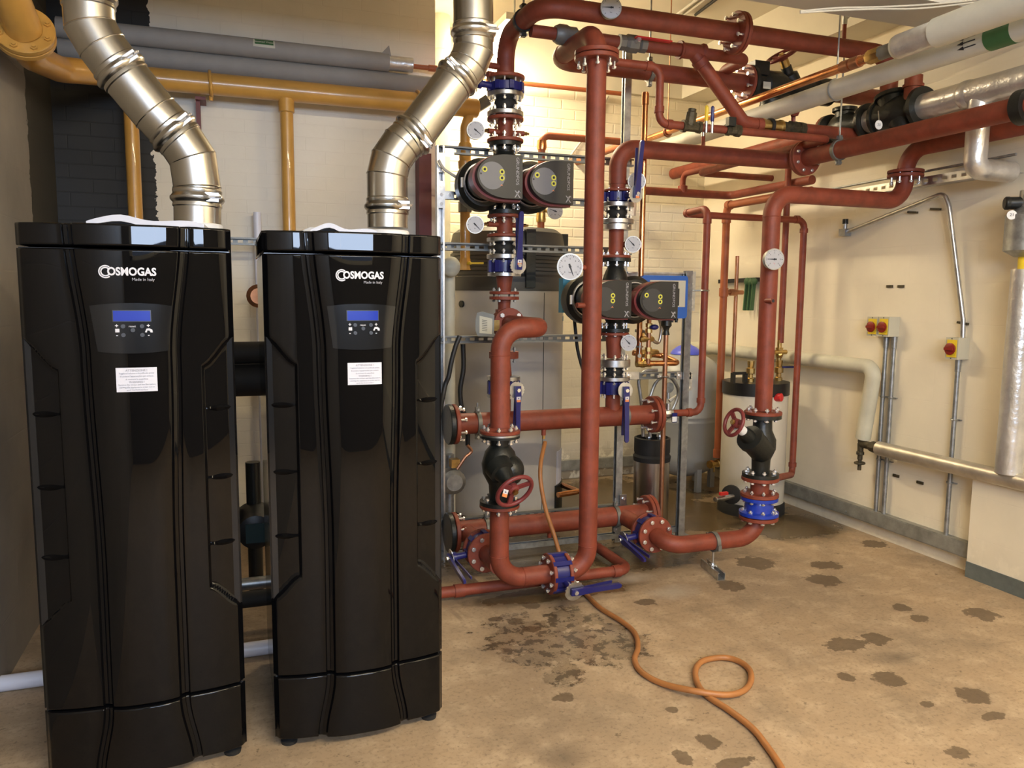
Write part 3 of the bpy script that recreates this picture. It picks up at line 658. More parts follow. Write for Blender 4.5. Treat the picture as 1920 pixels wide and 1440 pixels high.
p = A(484, 555, 4.3); b = MB(); b.lathe(p, (0, -1, 0), [(-0.2, 0.03), (0, 0.03), (0.01, 0.055), (0.05, 0.06), (0.07, 0.04)], 18); b.cyl((p.x, p.y+0.1, p.z), (p.x, YN-0.001, p.z), 0.012, n=10); solo('wall_valve', b, 'dull_copper', 'brown fitting peeking past the left edge of the right boiler', 'valve', p)
# ------------------------------------------------------------------ heating pipework
YF, YC = 3.42, 4.0
DN = 0.092                                     # outside diameter of the big red pipe
X, Y_, Z = V((1, 0, 0)), V((0, 1, 0)), V((0, 0, 1))
xL, xA, xC1, xC2 = A(938, 700, YF).x, A(1108, 690, YF).x, A(945, 620, YC).x, 2.055
zB = A(1010, 1078, YF).z                       # bottom run of the front loop
zc = lambda py, px=948, y=YC: A(px, py, y).z   # height of a photo row on a column
def ppipe(name, label, pts, od=DN, m='red', bend=0.118, group=None, cat='pipe', n=24, ends=True):
    r = thing(name, label, cat, pts[0], group); b = MB(); b.tube(pts, od/2, bend, n); part('pipe_run', b, m, r); return r
def weld(r, p, d, od=DN, m='red'):
    b = MB(); b.torus(p, d, od/2, 0.0022, 28, 6); part('weld_seam', b, m, r)
def clamp(label, p, d, od=DN, m='grey_iron', rod=None, foot=None, group='pipe clamps'):
    p = V(p); d = V(d).normalized(); r = thing('pipe_clamp', label, 'clamp', p, group); b = MB()
    b.lathe(p-d*0.011, d, [(0, od/2+0.0005), (0, od/2+0.008), (0.022, od/2+0.008), (0.022, od/2+0.0005)], 30, False, False); part('ring', b, m, r)
    if rod is None: rod = p+V((0, 0, 0.2))
    e = (V(rod)-p); e.normalize()
    for s in (1, -1):
        b = MB(); c = p+e*(od/2+0.018)*s; b.box(c, (0.022, 0.022, 0.026)); part('ear', b, m, r)
        t = d.cross(e).normalized(); b = MB(); b.hexa(c-t*0.02, c+t*0.02, 0.0075); part('bolt', b, 'galv', r)
    b = MB(); b.cyl(p+e*(od/2+0.01), rod, 0.005, n=10); part('threaded_rod', b, 'galv', r); return r

# --- headers
zU, zLo = A(1000, 788, YC).z, A(1000, 983, YC).z
OH = 0.114
r = ppipe('header_pipe', 'upper thick red header pipe running level across the frame', [(1.10, YC, zU), (2.30, YC, zU)], OH)
hu = r
flange(r, (1.125, YC, zU), -X, 0.215, 'red', 0.022, 8, 0.055, 0.175); flange(r, (1.099, YC, zU), -X, 0.215, 'cast_black', 0.026)
flange(r, (2.30, YC, zU), X, 0.215, 'red', 0.022, 8, 0.055, 0.175); flange(r, (2.326, YC, zU), X, 0.215, 'red', 0.022)
p = A(1018, 815, YC); b = MB(); b.cyl((p.x, YC-0.01, zU-0.05), (p.x, YC-0.01, zU-0.085), 0.013, n=14); part('drain_stub', b, 'red', r)
b = MB(); b.cyl((p.x, YC-0.01, zU-0.082), (p.x, YC-0.01, zU-0.105), 0.009, n=12); part('hose_tail', b, 'brass', r)
r = ppipe('header_pipe', 'lower thick red header pipe running level near the floor', [(1.10, YC, zLo), (2.285, YC, zLo)], OH)
flange(r, (1.125, YC, zLo), -X, 0.215, 'red', 0.022, 8, 0.055, 0.175); flange(r, (1.099, YC, zLo), -X, 0.215, 'cast_black', 0.026)
flange(r, (2.285, YC, zLo), X, 0.215, 'red', 0.022, 8, 0.055, 0.175); flange(r, (2.311, YC, zLo), X, 0.215, 'red', 0.022)
xb = A(1238, 1012, 3.56).x
for x in (xb, xL):
    b = MB(); b.cyl((x, YC, zLo), (x, 3.705, zLo), 0.047, n=22); br = part('branch', b, 'red', r); f = flange(r, (x, 3.705, zLo), -Y_, 0.20, 'red', 0.018)
p = A(1030, 1005, YC); b = MB(); b.cyl((p.x, YC, zLo-0.05), (p.x, YC, zLo-0.085), 0.013, n=14); part('drain_stub', b, 'red', r)
for (px, z, lab_) in ((895, zU, 'left grey clamp round the upper red header'), (1170, zU, 'right grey clamp round the upper red header, below the second pump'), (912, zLo, 'left grey clamp round the lower red header'), (1157, zLo, 'right grey clamp round the lower red header')):
    x = A(px, 790, YC).x; clamp(lab_, (x, YC, z), X, OH, 'grey_iron', (x, YC+0.0, z+0.11))

# --- front loop: three-way valve outlet, left riser, bottom run, tall riser
z3 = A(975, 612, 3.6).z
zVt, zVb = zc(812, 938, YF), zc(944, 936, YF)     # strainer valve between these heights
r = ppipe('riser_pipe', 'short red riser curling over from the mixing valve down to the black handwheel valve', [(xC1, YC-0.07, z3), (xC1, YF, z3), (xL, YF, z3), (xL, YF, zVt)])
weld(r, (xL, YF, z3-0.125), Z); flange(r, (xL, YF, zVt), Z, 0.19, 'red', 0.016, 0, hub=1)
r = ppipe('riser_pipe', 'red pipe below the black handwheel valve bending along to the blue valve near the floor', [(xL, YF, zVb), (xL, YF, zB), (xL+0.27, YF, zB)])
flange(r, (xL, YF, zVb), -Z, 0.19, 'red', 0.018, 8, 0.05, 0.15); weld(r, (xL, YF, zB+0.12), Z); weld(r, (xL+0.12, YF, zB), X)
b = MB(); b.cyl((xL, YF, zLo), (xL, 3.60, zLo), 0.046, n=20); part('branch', b, 'red', r)
f = flange(r, (xL, 3.605, zLo), Y_, 0.20, 'red', 0.018, 0); bolts(f, (xL, 3.655, zLo), Y_, 0.158, 8, 0.11, 0.012)
xf0, xf1 = A(1026, 1080, YF).x, A(1062, 1073, YF).x
flange(r, (xf0, YF, zB), X, 0.20, 'red', 0.018, 0, hub=0)
zT = A(1130, 62, YF).z+0.01; yR = 3.93
flg = zc(107, 1133, YF)
xV = A(1396, 161, yR).x
r = ppipe('riser_pipe', 'tall thick red riser from the blue floor valve up to the ceiling pipework', [(xf1, YF, zB), (xA, YF, zB), (xA, YF, flg-0.002)])
weld(r, (xA, YF, zB+0.125), Z); f = flange(r, (xf1, YF, zB), -X, 0.20, 'red', 0.018); bolts(f, ((xf0+xf1)/2, YF, zB), X, 0.158, 8, xf1-xf0+0.015, 0.012)
f = flange(r, (xA, YF, flg-0.022), Z, 0.205, 'red', 0.020, 8, 0.05, 0.162)
for px, py in ((1085, 502), (1087, 573)):
    p = A(px, py, YF); b = MB(); b.cyl((xA, YF, p.z), (xA-0.085, YF-0.01, p.z+0.002), 0.013, n=14); part('gauge_stub', b, 'red', r)
r = ppipe('ceiling_pipe', 'red pipe bending back from the tall riser top along to the black ceiling valve', [(xA, YF, flg+0.002), (xA, YF, zT), (xA, yR, zT), (xV, yR, zT)])
flange(r, (xA, YF, flg+0.002), Z, 0.205, 'red', 0.020); f = flange(r, (xV-0.002, yR, zT), X, 0.20, 'red', 0.018, 8, 0.05, 0.158)
weld(r, (xA, yR-0.12, zT), Y_)
xq = A(1218, 133, yR).x; clamp('clamp on the red pipe behind the tall riser', (xq, yR, zT), X, DN, 'grey_iron', (xq, yR, ZC))

# --- top run from the first pump column to the drop by the right wall
yT = 3.52; zTop = A(1200, 36, yT).z; xFl = A(1383, 58, yT).x; xD = A(1668, 140, yT).x
zCt = zc(150)
r = ppipe('ceiling_pipe', 'uppermost red pipe leaving the first pump column and crossing under the ceiling', [(xC1, YC, zCt), (xC1, YC, zTop), (xC1, yT, zTop), (xFl, yT, zTop)])
flange(r, (xC1, YC, zCt), Z, 0.20, 'red', 0.018, 0, hub=1); flange(r, (xFl-0.022, yT, zTop), X, 0.205, 'red', 0.020, 8, 0.05, 0.165)
for py in (125, 142):
    p = A(925, py, YC); b = MB(); b.cyl((xC1, YC, p.z), (xC1-0.105, YC-0.02, p.z), 0.016, n=14); part('gauge_stub', b, 'red', r)
pc = A(977, 48, 3.72); clamp('black clamp hanging the top bend of the first column', (xC1, 3.74, zTop), Y_, DN, 'cast_black', (xC1, 3.74, ZC))
r = ppipe('ceiling_pipe', 'right half of the uppermost red pipe, turning down by the right wall', [(xFl+0.001, yT, zTop), (xD, yT, zTop), (xD, yT, 2.62)])
flange(r, (xFl+0.001, yT, zTop), X, 0.205, 'red', 0.020)
p = A(1583, 60, yT); b = MB(); b.cyl((p.x, yT, zTop), (p.x, yT, zTop+0.125), 0.011, n=12); vv = part('vent_stub', b, 'red', r)
b = MB(); b.cyl((p.x, yT, zTop+0.12), (p.x, yT, zTop+0.20), 0.013, n=12); b.sphere((p.x+0.015, yT, zTop+0.165), 0.014, 10, 6); part('air_vent', b, 'zinc', r)
# --- bypass with lever valve, tee and diagonal branch
yB = 3.72; zBy = A(1200, 84, yB).z; xt = A(1296, 104, yB).x
r = ppipe('bypass_pipe', 'dark red bypass pipe with a grey coupling, hung just under the top pipe', [(xC1+0.03, yB, zBy), (A(1158, 80, yB).x, yB, zBy)], 0.060)
xx = A(1040, 57, yB).x; b = MB(); b.lathe((xx, yB, zBy), X, [(0, 0.038), (0.02, 0.048), (0.06, 0.048), (0.07, 0.042), (0.11, 0.042), (0.115, 0.036)], 20); part('coupling', b, 'grey_iron', r)
x0, x1 = A(1160, 85, yB).x, A(1208, 88, yB).x
r = thing('ball_valve', 'grey ball valve with red lever behind the top of the tall riser', 'valve', (x0, yB, zBy))
b = MB(); b.lathe((x0, yB, zBy), X, [(0, 0.040), (0.03, 0.040), (0.035, 0.034), (0.05, 0.046), (0.10, 0.046), (0.115, 0.034), (0.12, 0.040), (0.15, 0.040)], 8); part('body', b, 'grey_iron', r)
b = MB(); b.cyl((x0+0.075, yB, zBy), (x0+0.075, yB-0.066, zBy+0.0), 0.012, n=10); b.hexa((x0+0.075, yB-0.06, zBy), (x0+0.075, yB-0.078, zBy), 0.013); part('spindle', b, 'chrome', r)
b = MB(); b.bar((x0+0.06, yB-0.068, zBy+0.012), (x0+0.26, yB-0.072, zBy+0.008), 0.028, 0.007, (0, 0, 1)); part('lever', b, 'tap_red', r, 'red lever handle')
x2 = A(1400, 103, yB).x
r = ppipe('bypass_pipe', 'reddish tee pipe whose branch slants down to the brass couplings', [(x1, yB, zBy), (xt+0.06, yB, zBy)], 0.066)
b = MB(); b.lathe((xt-0.075, yB, zBy), X, [(0, 0.046), (0.012, 0.046), (0.02, 0.039), (0.13, 0.039), (0.138, 0.046), (0.15, 0.046)], 20); part('tee', b, 'red', r)
pd = A(1402, 232, yB); pe = A(1425, 233, yB)
b = MB(); b.tube([(xt+0.01, yB, zBy), (pd.x-0.03, yB, pd.z+0.005), (pe.x, yB, pd.z-0.004)], 0.036, 0.06, 20); part('slanted_branch', b, 'red', r)
dq = V((pd.x-0.03-xt-0.01, 0, pd.z-zBy)).normalized(); b = MB(); b.lathe(V((xt+0.01, yB, zBy))+dq*0.05, dq, [(0, 0.043), (0.035, 0.043), (0.038, 0.037)], 20); part('socket', b, 'red', r)
b = MB(); b.lathe((pe.x-0.03, yB, pd.z-0.003), X, [(0, 0.040), (0.035, 0.040)], 20); part('socket', b, 'red', r)
r = ppipe('bypass_pipe', 'red bend looping from the tee back into the pipe behind it', [(xt+0.06, yB, zBy-0.004), (x2, yB, zBy-0.004), (x2, yR-0.02, zBy-0.01), (x2-0.005, yR, zT+0.03)], 0.060, bend=0.05)
zLow = pd.z-0.004; xs = [A(px, 235, yB).x for px in (1425, 1442, 1452, 1480, 1492, 1535, 1600, 1700)]
r = thing('pipe_coupling', 'pair of ribbed brass couplings below the slanted red branch', 'coupling', (xs[0], yB, zLow))
b = MB(); b.lathe((xs[0]+0.005, yB, zLow), X, [(0, 0.041), (0.012, 0.041), (0.014, 0.036), (0.055, 0.036), (0.057, 0.043), (0.068, 0.043), (0.07, 0.036), (0.115, 0.036), (0.12, 0.041), (0.135, 0.041)], 24); part('sleeve', b, 'brass', r)
b = MB(); b.lathe((xs[0]+0.056, yB, zLow), X, [(0, 0.044), (0.018, 0.044)], 24); part('band', b, 'rubber_black', r)
r = thing('ball_valve', 'bronze ball valve with a red butterfly handle right of the brass couplings', 'valve', (xs[4], yB, zLow))
b = MB(); q = xs[0]+0.14; b.lathe((q, yB, zLow), X, [(0, 0.036), (0.03, 0.036), (0.032, 0.030), (0.045, 0.030), (0.055, 0.042), (0.10, 0.042), (0.115, 0.034), (0.118, 0.040), (0.15, 0.040)], 8); part('body', b, 'old_bronze', r)
b = MB(); b.cyl((q+0.08, yB, zLow+0.03), (q+0.08, yB, zLow+0.07), 0.012, n=10); b.prism([(-0.045, 0.005), (-0.035, 0.028), (-0.012, 0.018), (0.012, 0.018), (0.035, 0.028), (0.045, 0.005), (0.0, -0.012)], xf((q+0.08, yB-0.012, zLow+0.075), (0.8, 0.3, 0.5), (-0.4, 0, 0.9)), 0.016); part('handle', b, 'handwheel_red', r, 'dark red butterfly handle')
ppipe('bypass_pipe', 'red pipe running right from the bronze ball valve towards the black strainers', [(q+0.15, yB, zLow), (A(1690, 245, yB).x, yB, zLow)], 0.068)
# --- small loop with gauge cocks
yS = 3.66; pa = A(1190, 121, yS); pb = A(1238, 128, yS); pcx = A(1238, 228, yS)
zS0, zS1, xS = A(1190, 121, yS).z, A(1290, 237, yS).z, pb.x
xEnd = A(1556, 258, yS).x; YE = 5.18; xE2 = xEnd; zDn = A(1216, 358, YE).z
r = ppipe('small_pipe', 'thin red pipe stepping down behind the tall riser then running right and far back', [(xA+0.06, yS, zS0), (xS, yS, zS0), (xS, yS, zS1), (xEnd, yS, zS1), (xEnd, YE, zS1+0.02), (xEnd, YE, zDn)], 0.042, bend=0.055, n=16)
for p_, d in (((xS, yS, zS1+0.07), Z), ((xS+0.06, yS, zS1), X), ((xS-0.07, yS, zS0), X)):
    b = MB(); b.lathe(V(p_)-V(d)*0.016, d, [(0, 0.026), (0.032, 0.026)], 16); part('socket', b, 'red', r)
xw = A(1296, 238, yS).x; r = thing('strainer', 'small bronze strainer on the thin red pipe, left of two gauge cocks', 'valve', (xw, yS, zS1))
b = MB(); b.lathe((xw-0.055, yS, zS1), X, [(0, 0.032), (0.02, 0.032), (0.022, 0.026), (0.09, 0.026), (0.092, 0.032), (0.11, 0.032)], 8); b.lathe((xw-0.01, yS, zS1), (0.15, 0, 1), [(0, 0.030), (0.07, 0.028), (0.075, 0.022), (0.09, 0.022)], 8); part('body', b, 'old_bronze', r)
for px, m, lab_ in ((1320, 'yellow', 'yellow levered test cock standing up from the thin red pipe'), (1331, 'valve_blue', 'blue levered test cock beside the yellow one')):
    p = A(px, 235, yS); r = thing('test_cock', lab_, 'valve', (p.x, yS, zS1)); b = MB(); b.lathe((p.x, yS-0.02, zS1+0.018), Z, [(0, 0.006), (0.012, 0.008), (0.02, 0.010), (0.085, 0.010), (0.092, 0.004)], 10); part('lever', b, m, r)
    b = MB(); b.cyl((p.x, yS-0.02, zS1-0.03), (p.x, yS-0.02, zS1+0.03), 0.009, n=10); part('body', b, 'zinc', r)
xw = A(1372, 238, yS).x; r = thing('lever_valve', 'small dark valve on the thin red pipe under the slanted branch', 'valve', (xw, yS, zS1))
b = MB(); b.lathe((xw-0.04, yS, zS1), X, [(0, 0.030), (0.025, 0.030), (0.03, 0.026), (0.06, 0.026), (0.065, 0.032), (0.09, 0.032)], 8); part('body', b, 'old_bronze', r)
b = MB(); b.box((xw-0.03, yS-0.035, zS1+0.035), (0.045, 0.03, 0.045)); part('handle', b, 'cast_black', r)

# --- second pump column outlet and the two pipes to the right
zX = A(1300, 288, YC).z; xP4 = A(1510, 297, 3.88).x; xF2 = xP4; yX = 3.885; OX = 0.098
zC2t = A(1150, 345, YC).z
r = ppipe('heating_pipe', 'thick red pipe leaving the top of the second pump column to the right', [(xC2, YC, zC2t), (xC2, YC, zX), (xP4, YC, zX), (xP4, yX, zX)], OX, bend=0.105)
flange(r, (xP4, yX+0.022, zX), -Y_, 0.20, 'red', 0.020, 0); px_ = A(1318, 275, YC).x
b = MB(); b.cyl((px_, YC, zX), (px_, YC, zX+0.105), 0.011, n=12); part('vent_stub', b, 'red', r)
b = MB(); b.cyl((px_, YC, zX+0.10), (px_, YC, zX+0.15), 0.012, n=12); b.box((px_+0.012, YC, zX+0.135), (0.03, 0.02, 0.018)); part('air_vent', b, 'zinc', r)
r = ppipe('heating_pipe', 'upper of two thick red pipes coming forward at the right, flanged at its corner', [(xP4, yX-0.001, zX), (xP4, 1.7, zX)], OX)
f = flange(r, (xP4, yX-0.001, zX), -Y_, 0.20, 'red', 0.020, 8, 0.05, 0.158)
p = A(1905, 205, 0.9)
yk = (A(1573, 270, 3.6)).y; yk = yat(1573, xP4, zX); clamp('grey clamp round the upper red pipe coming forward at the right', (xP4, yk, zX), Y_, OX, 'grey_iron', (xP4, yk, ZC))
yk = yat(1912, xP4, zX); b = MB(); b.lathe((xP4, yk, zX), -Y_, [(0, 0.049), (0, 0.075), (0.05, 0.075), (0.05, 0.049)], 28, False, False); solo('pipe_sleeve', b, 'cast_black', 'black sleeve round the red pipe at the right edge', 'sleeve', (xP4, yk, zX))
# --- riser at the right with its bends
yC = 3.50; xC = A(1432, 600, yC).x; xC = A(1434, 700, yC).x; zElb = A(1580, 371, yC).z; xE = A(1697, 340, yC).x; zF = A(1700, 326, yC).z; zP5 = B(1782, 264, xE).z
zr = lambda py: A(1425, py, yC).z
r = ppipe('riser_pipe', 'thick red riser at the right with a round thermometer, bending right at its top', [(xC, yC, zr(770)), (xC, yC, zElb), (xE, yC, zElb), (xE, yC, zF)], DN)
weld(r, (xC, yC, zElb-0.12), Z); flange(r, (xC, yC, zr(771)), -Z, 0.20, 'red', 0.018, 0, hub=0); f = flange(r, (xE, yC, zF-0.021), Z, 0.19, 'red', 0.018, 8, 0.05, 0.15)
p = A(1442, 564, yC-0.046); b = MB(); b.cyl((p.x, yC-0.02, p.z), (p.x+0.003, yC-0.075, p.z), 0.014, n=14); sp = part('sensor_socket', b, 'red', r)
b = MB(); b.cyl((p.x+0.003, yC-0.0752, p.z), (p.x+0.003, yC-0.0758, p.z), 0.009, n=12); part('socket_bore', b, 'mark_black', sp)
r = ppipe('heating_pipe', 'lower of two thick red pipes coming forward at the right, rising from the flanged bend', [(xE, yC, zF+0.001), (xE, yC, zP5), (xE, 1.7, zP5)], DN)
flange(r, (xE, yC, zF+0.001), Z, 0.19, 'red', 0.018)
# --- foot of that riser back to the lower header
zLb = A(1330, 1022, 3.5).z
r = ppipe('heating_pipe', 'red pipe sweeping along near the floor to the bright blue valve', [(xb, 3.60, zLo), (xb, yC, zLo-0.03), (xC-0.02, yC, zLo-0.035), (xC, yC, zr(965))], DN, bend=0.13)
f = flange(r, (xb, 3.605, zLo), Y_, 0.20, 'red', 0.018, 0); bolts(f, (xb, 3.655, zLo), Y_, 0.158, 8, 0.11, 0.012)
flange(r, (xC, yC, zr(966)), -Z, 0.21, 'red', 0.02)
xk = A(1338, 1020, yC).x
r = thing('pipe_support', 'grey clamp on a rod standing in a short steel channel on the floor', 'support', (xk, yC, 0)); zq = zLo-0.035
b = MB(); b.lathe((xk-0.011, yC, zq), X, [(0, 0.0465), (0, 0.055), (0.022, 0.055), (0.022, 0.0465)], 30, False, False); part('ring', b, 'grey_iron', r)
for s in (1, -1): b = MB(); b.box((xk, yC-0.055*s*0.9, zq-0.02*s), (0.02, 0.024, 0.03)); part('ear', b, 'grey_iron', r)
b = MB(); b.cyl((xk, yC, 0.006), (xk, yC, zq-0.05), 0.006, n=10); part('threaded_rod', b, 'zinc', r)
ca, cb = G(1309, 1096, 0.0), G(1352, 1136, 0.0); dv = (cb-ca).normalized(); sd = Z.cross(dv); mid = V((xk, yC, 0))
b = MB(); Lc = 0.115
for o, w_, h, z in ((-0.0195, 0.003, 0.041, 0.0215), (0.0195, 0.003, 0.041, 0.0215), (0, 0.041, 0.003, 0.0025)):
    b.box(mid+sd*o+V((0, 0, z)), (2*Lc, w_, h), Matrix((dv, sd, Z)).transposed())
for o in (-0.0155, 0.0155): b.box(mid+sd*o+V((0, 0, 0.0405)), (2*Lc, 0.008, 0.003), Matrix((dv, sd, Z)).transposed())
part('floor_channel', b, 'zinc', r); b = MB(); b.box(mid+V((0, 0, 0.046)), (0.035, 0.035, 0.006), Matrix((dv, sd, Z)).transposed()); b.hexa(mid+V((0, 0, 0.049)), mid+V((0, 0, 0.058)), 0.010); part('plate', b, 'zinc', r)

# --- thin red and orange pipes behind, at the right
xa_, za_ = A(1240, 780, YC).x, zU
xv = A(1316, 700, YC).x; zt_ = A(1325, 390, YC).z; y2 = 4.26; zx_ = zt_-0.01; xr_ = A(1508, 415, y2).x
pb_ = A(1481, 885, y2)
r = ppipe('small_pipe', 'thin red pipe from the upper header end, climbing, crossing and dropping at the right', [(2.345, YC, za_), (xv, YC, za_), (xv, YC, zt_), (xv, y2, zx_), (xr_, y2, zx_-0.003), (xr_, y2, pb_.z-0.02), (xC+0.05, yC+0.02, zr(903))], 0.042, bend=0.05, n=16)
for p_, d in (((xv, YC, za_+0.07), Z), ((xv-0.08, YC, za_), X), ((xv, YC, zt_-0.075), Z), ((xr_-0.06, y2, zx_), X), ((xr_, y2, zx_-0.07), Z), ((xv, y2-0.05, zx_), Y_), ((xr_, y2, pb_.z+0.05), Z)):
    b = MB(); b.lathe(V(p_)-V(d)*0.014, d, [(0, 0.026), (0.028, 0.026)], 16); part('socket', b, 'red', r)
p = A(1330, 545, YC); b = MB(); b.torus((xv, YC, p.z), Z, 0.024, 0.005, 18, 6); b.cyl((xv-0.02, YC+0.01, p.z), (A(1297, 543, 4.13).x, 4.13, p.z), 0.005, n=8); solo('pipe_clip', b, 'zinc', 'zinc clip holding the thin red riser to the third frame post', 'clip', (xv, YC, p.z))
r = thing('drain_cock', 'small drain cock with a blue lever tag at the upper header end', 'valve', (A(1252, 780, YC).x, YC, zU)); q = ORG[r]
b = MB(); b.lathe(q+V((-0.03, 0, 0)), X, [(0, 0.024), (0.02, 0.026), (0.035, 0.03), (0.06, 0.024)], 8); b.cyl(q, q+V((0, 0, 0.06)), 0.014, n=10); part('body', b, 'zinc', r)
b = MB(); b.box(q+V((0.025, -0.035, -0.02)), (0.03, 0.012, 0.055)); part('lever', b, 'valve_blue', r); b = MB(); b.box(q+V((0.02, -0.043, -0.028)), (0.03, 0.003, 0.03)); part('tag', b, 'white', r)
# long cross pipe far back and its neighbours
xq0 = A(1196, 358, YE).x; zq0 = zDn
r = ppipe('small_pipe', 'red pipe running level far back, from the copper riser to behind the right riser', [(xq0, YE, zDn), (3.62, YE, zDn), (3.62, YE-0.9, zDn)], 0.060, n=18, bend=0.06)
b = MB(); q = A(1205, 335, YE); b.lathe((xE2, YE, zDn), Z, [(0.0, 0.036), (0.05, 0.036), (0.055, 0.022)], 16); part('tee', b, 'red', r)
pz = A(1312, 325, 4.9); r = ppipe('small_pipe', 'short thin pipe behind the second pump outlet, forking at its elbow', [(A(1480, 337, 4.9).x, 4.9, pz.z), (pz.x, 4.9, pz.z), (pz.x, 4.25, pz.z+0.01)], 0.045, bend=0.04, n=16)
p = A(1470, 500, 4.45); b = MB(); b.cyl((p.x, 4.45, A(1478, 300, 4.45).z), (p.x, 4.45, A(1464, 640, 4.45).z-0.01), 0.021, n=14); r = solo('small_pipe', b, 'red', 'thin red vertical pipe behind the right riser, ending at the brass fittings', 'pipe', (p.x, 4.45, 1.2)); xW = p.x
p = A(1372, 386, 4.75); xo = A(1353, 650, 4.75).x; zo = p.z
r = ppipe('expansion_pipe', 'orange painted pipe dropping straight down past the grey vessel', [(xo, 3.9, zo), (xo, 4.75, zo), (xo, 4.75, A(1345, 858, 4.75).z)], 0.052, 'orange', 0.055, n=18)
for z in (zo-0.09, A(1360, 548, 4.75).z, A(1345, 850, 4.75).z):
    b = MB(); b.lathe((xo, 4.75, z-0.03), Z, [(0, 0.032), (0.06, 0.032)], 18); part('socket', b, 'orange', r)
b = MB(); b.lathe((xo, 4.70, zo), Y_, [(0, 0.032), (0.04, 0.032)], 18); part('socket', b, 'orange', r)
q = A(1362, 548, 4.75); b = MB(); b.cyl((xo, 4.75, q.z), (xo+0.16, 4.75, q.z), 0.016, n=14); b.lathe((xo+0.05, 4.75, q.z), X, [(0, 0.024), (0.06, 0.024)], 8); part('side_outlet', b, 'dull_copper', r)
q = A(1345, 868, 4.75); b = MB(); b.lathe(V((xo+0.02, 4.75, q.z)), (-1, -0.3, 0), [(0, 0.03), (0.03, 0.03), (0.035, 0.024), (0.08, 0.024), (0.085, 0.03), (0.11, 0.03)], 8); b.cyl((xo-0.04, 4.73, q.z), (xo-0.04, 4.73, q.z-0.06), 0.008, n=8); v_ = part('drain_valve', b, 'brass', r)
b = MB(); x = A(1374, 700, 4.9).x; b.cyl((x, 4.90, 0.02), (x, 4.90, A(1380, 480, 4.9).z), 0.014, n=12); solo('copper_pipe', b, 'dull_copper', 'thin copper pipe just behind the orange pipe', 'pipe', (x, 4.9, 0.02))

# --- copper riser in front of the frame and its run to the right
xCu = A(1202, 500, 4.07).x; zTopC = A(1200, 172, 4.07).z
b = MB(); b.tube([(xCu, 4.07, A(1192, 1000, 4.07).z), (xCu, 4.07, zTopC)], 0.0175, n=14); 
r = thing('copper_pipe', 'bright copper riser in front of the second frame post', 'pipe', (xCu, 4.07, 0.3)); b.bm.free()
zj = A(1200, 268, 4.07).z; zend = A(1186, 790, 4.07).z
b = MB(); b.tube([(xCu, 4.07, A(1190, 668, 4.07).z), (xCu, 4.07, zTopC)], 0.0165, n=14); part('pipe_run', b, 'copper', r)
for y in (185, 700 - 30): 
    p = A(1200, y, 4.07); b = MB(); b.lathe((xCu, 4.07, p.z-0.03), Z, [(0, 0.0205), (0.06, 0.0205)], 14); part('socket', b, 'copper', r)
zz = A(1190, 650, 4.07).z; b = MB(); b.torus((xCu, 4.07, zz), Z, 0.021, 0.006, 16, 6); part('clip', b, 'zinc', r)
x1r = A(1275, 682, 4.02).x; zl = A(1200, 683, 4.02).z
b = MB(); b.tube([(xCu, 4.07, zz+0.05), (xCu, 4.07, zl), (x1r, 4.03, zl), (x1r, 4.22, zl+0.03), (x1r-0.20, 4.23, zl+0.05)], 0.0165, 0.03, 14); part('lower_run', b, 'copper', r)
p = A(1212, 684, 4.04); b = MB(); b.lathe(V((p.x-0.05, 4.068, zl)), X, [(0, 0.022), (0.03, 0.022), (0.032, 0.026), (0.05, 0.026), (0.052, 0.022), (0.09, 0.022)], 10); part('compression_joint', b, 'brass', r)
b = MB(); b.lathe(V((x1r-0.15, 4.23, zl+0.045)), X, [(0, 0.022), (0.04, 0.026), (0.09, 0.026), (0.12, 0.022)], 8); part('valve_body', b, 'brass', r)
xs2 = A(1216, 640, 4.05).x; b = MB(); b.tube([(xs2, 4.05, zl), (xs2, 4.05, A(1218, 590, 4.05).z)], 0.0135, n=12); part('feed_riser', b, 'dull_copper', r)
for y in (610, 620, 655, 668):
    p = A(1217, y, 4.05); b = MB(); b.lathe((xs2, 4.05, p.z-0.012), Z, [(0, 0.021), (0.024, 0.021)], 8); part('nut', b, 'brass', r)
p = A(1222, 613, 4.03); b = MB(); b.sphere(p+V((0, -0.03, 0)), (0.028, 0.018, 0.016), 12, 8); part('lever', b, 'valve_blue', r)
p = A(1200, 636, 4.05); b = MB(); b.lathe(p, X, [(0, 0.012), (0.02, 0.02), (0.05, 0.014), (0.075, 0.018), (0.09, 0.012)], 8); b.box(p+V((0.02, 0, 0.02)), (0.012, 0.012, 0.03)); part('side_cock', b, 'brass', r)
p = A(1199, 660, 4.03); b = MB(); b.cyl(p+V((0.003, 0, 0.055)), p+V((0, 0, -0.015)), 0.003, n=8); b.cyl(p+V((0, 0.003, -0.022)), p+V((0, -0.003, -0.022)), 0.012, n=12); part('tag_chain', b, 'galv', r)
def hose(name, pts, rad, m, label, cat='hose', n=12, loc=None):
    # smooth curve through the points
    P_ = [V(p) for p in pts]; out = []; Q = [P_[0]*2-P_[1]]+P_+[P_[-1]*2-P_[-2]]
    for i in range(1, len(Q)-2):
        for k in range(8):
            t = k/8; a, b_, c, d = Q[i-1], Q[i], Q[i+1], Q[i+2]
            out.append(0.5*((2*b_)+(c-a)*t+(2*a-5*b_+4*c-d)*t*t+(3*b_-a-3*c+d)*t**3))
    out.append(P_[-1]); b = MB(); b.tube(out, rad, n=n, raw=True); return solo(name, b, m, label, cat, loc or P_[0])
Yh = 4.10
hose('braided_hose', [A(x, y, Yh) for x, y in ((1192, 620), (1205, 621), (1220, 632), (1228, 641), (1236, 640), (1240, 615), (1236, 596))], 0.010, 'steel_brushed', 'braided steel hose looping below the blue control box')
xcb = A(1246, 720, 4.04).x
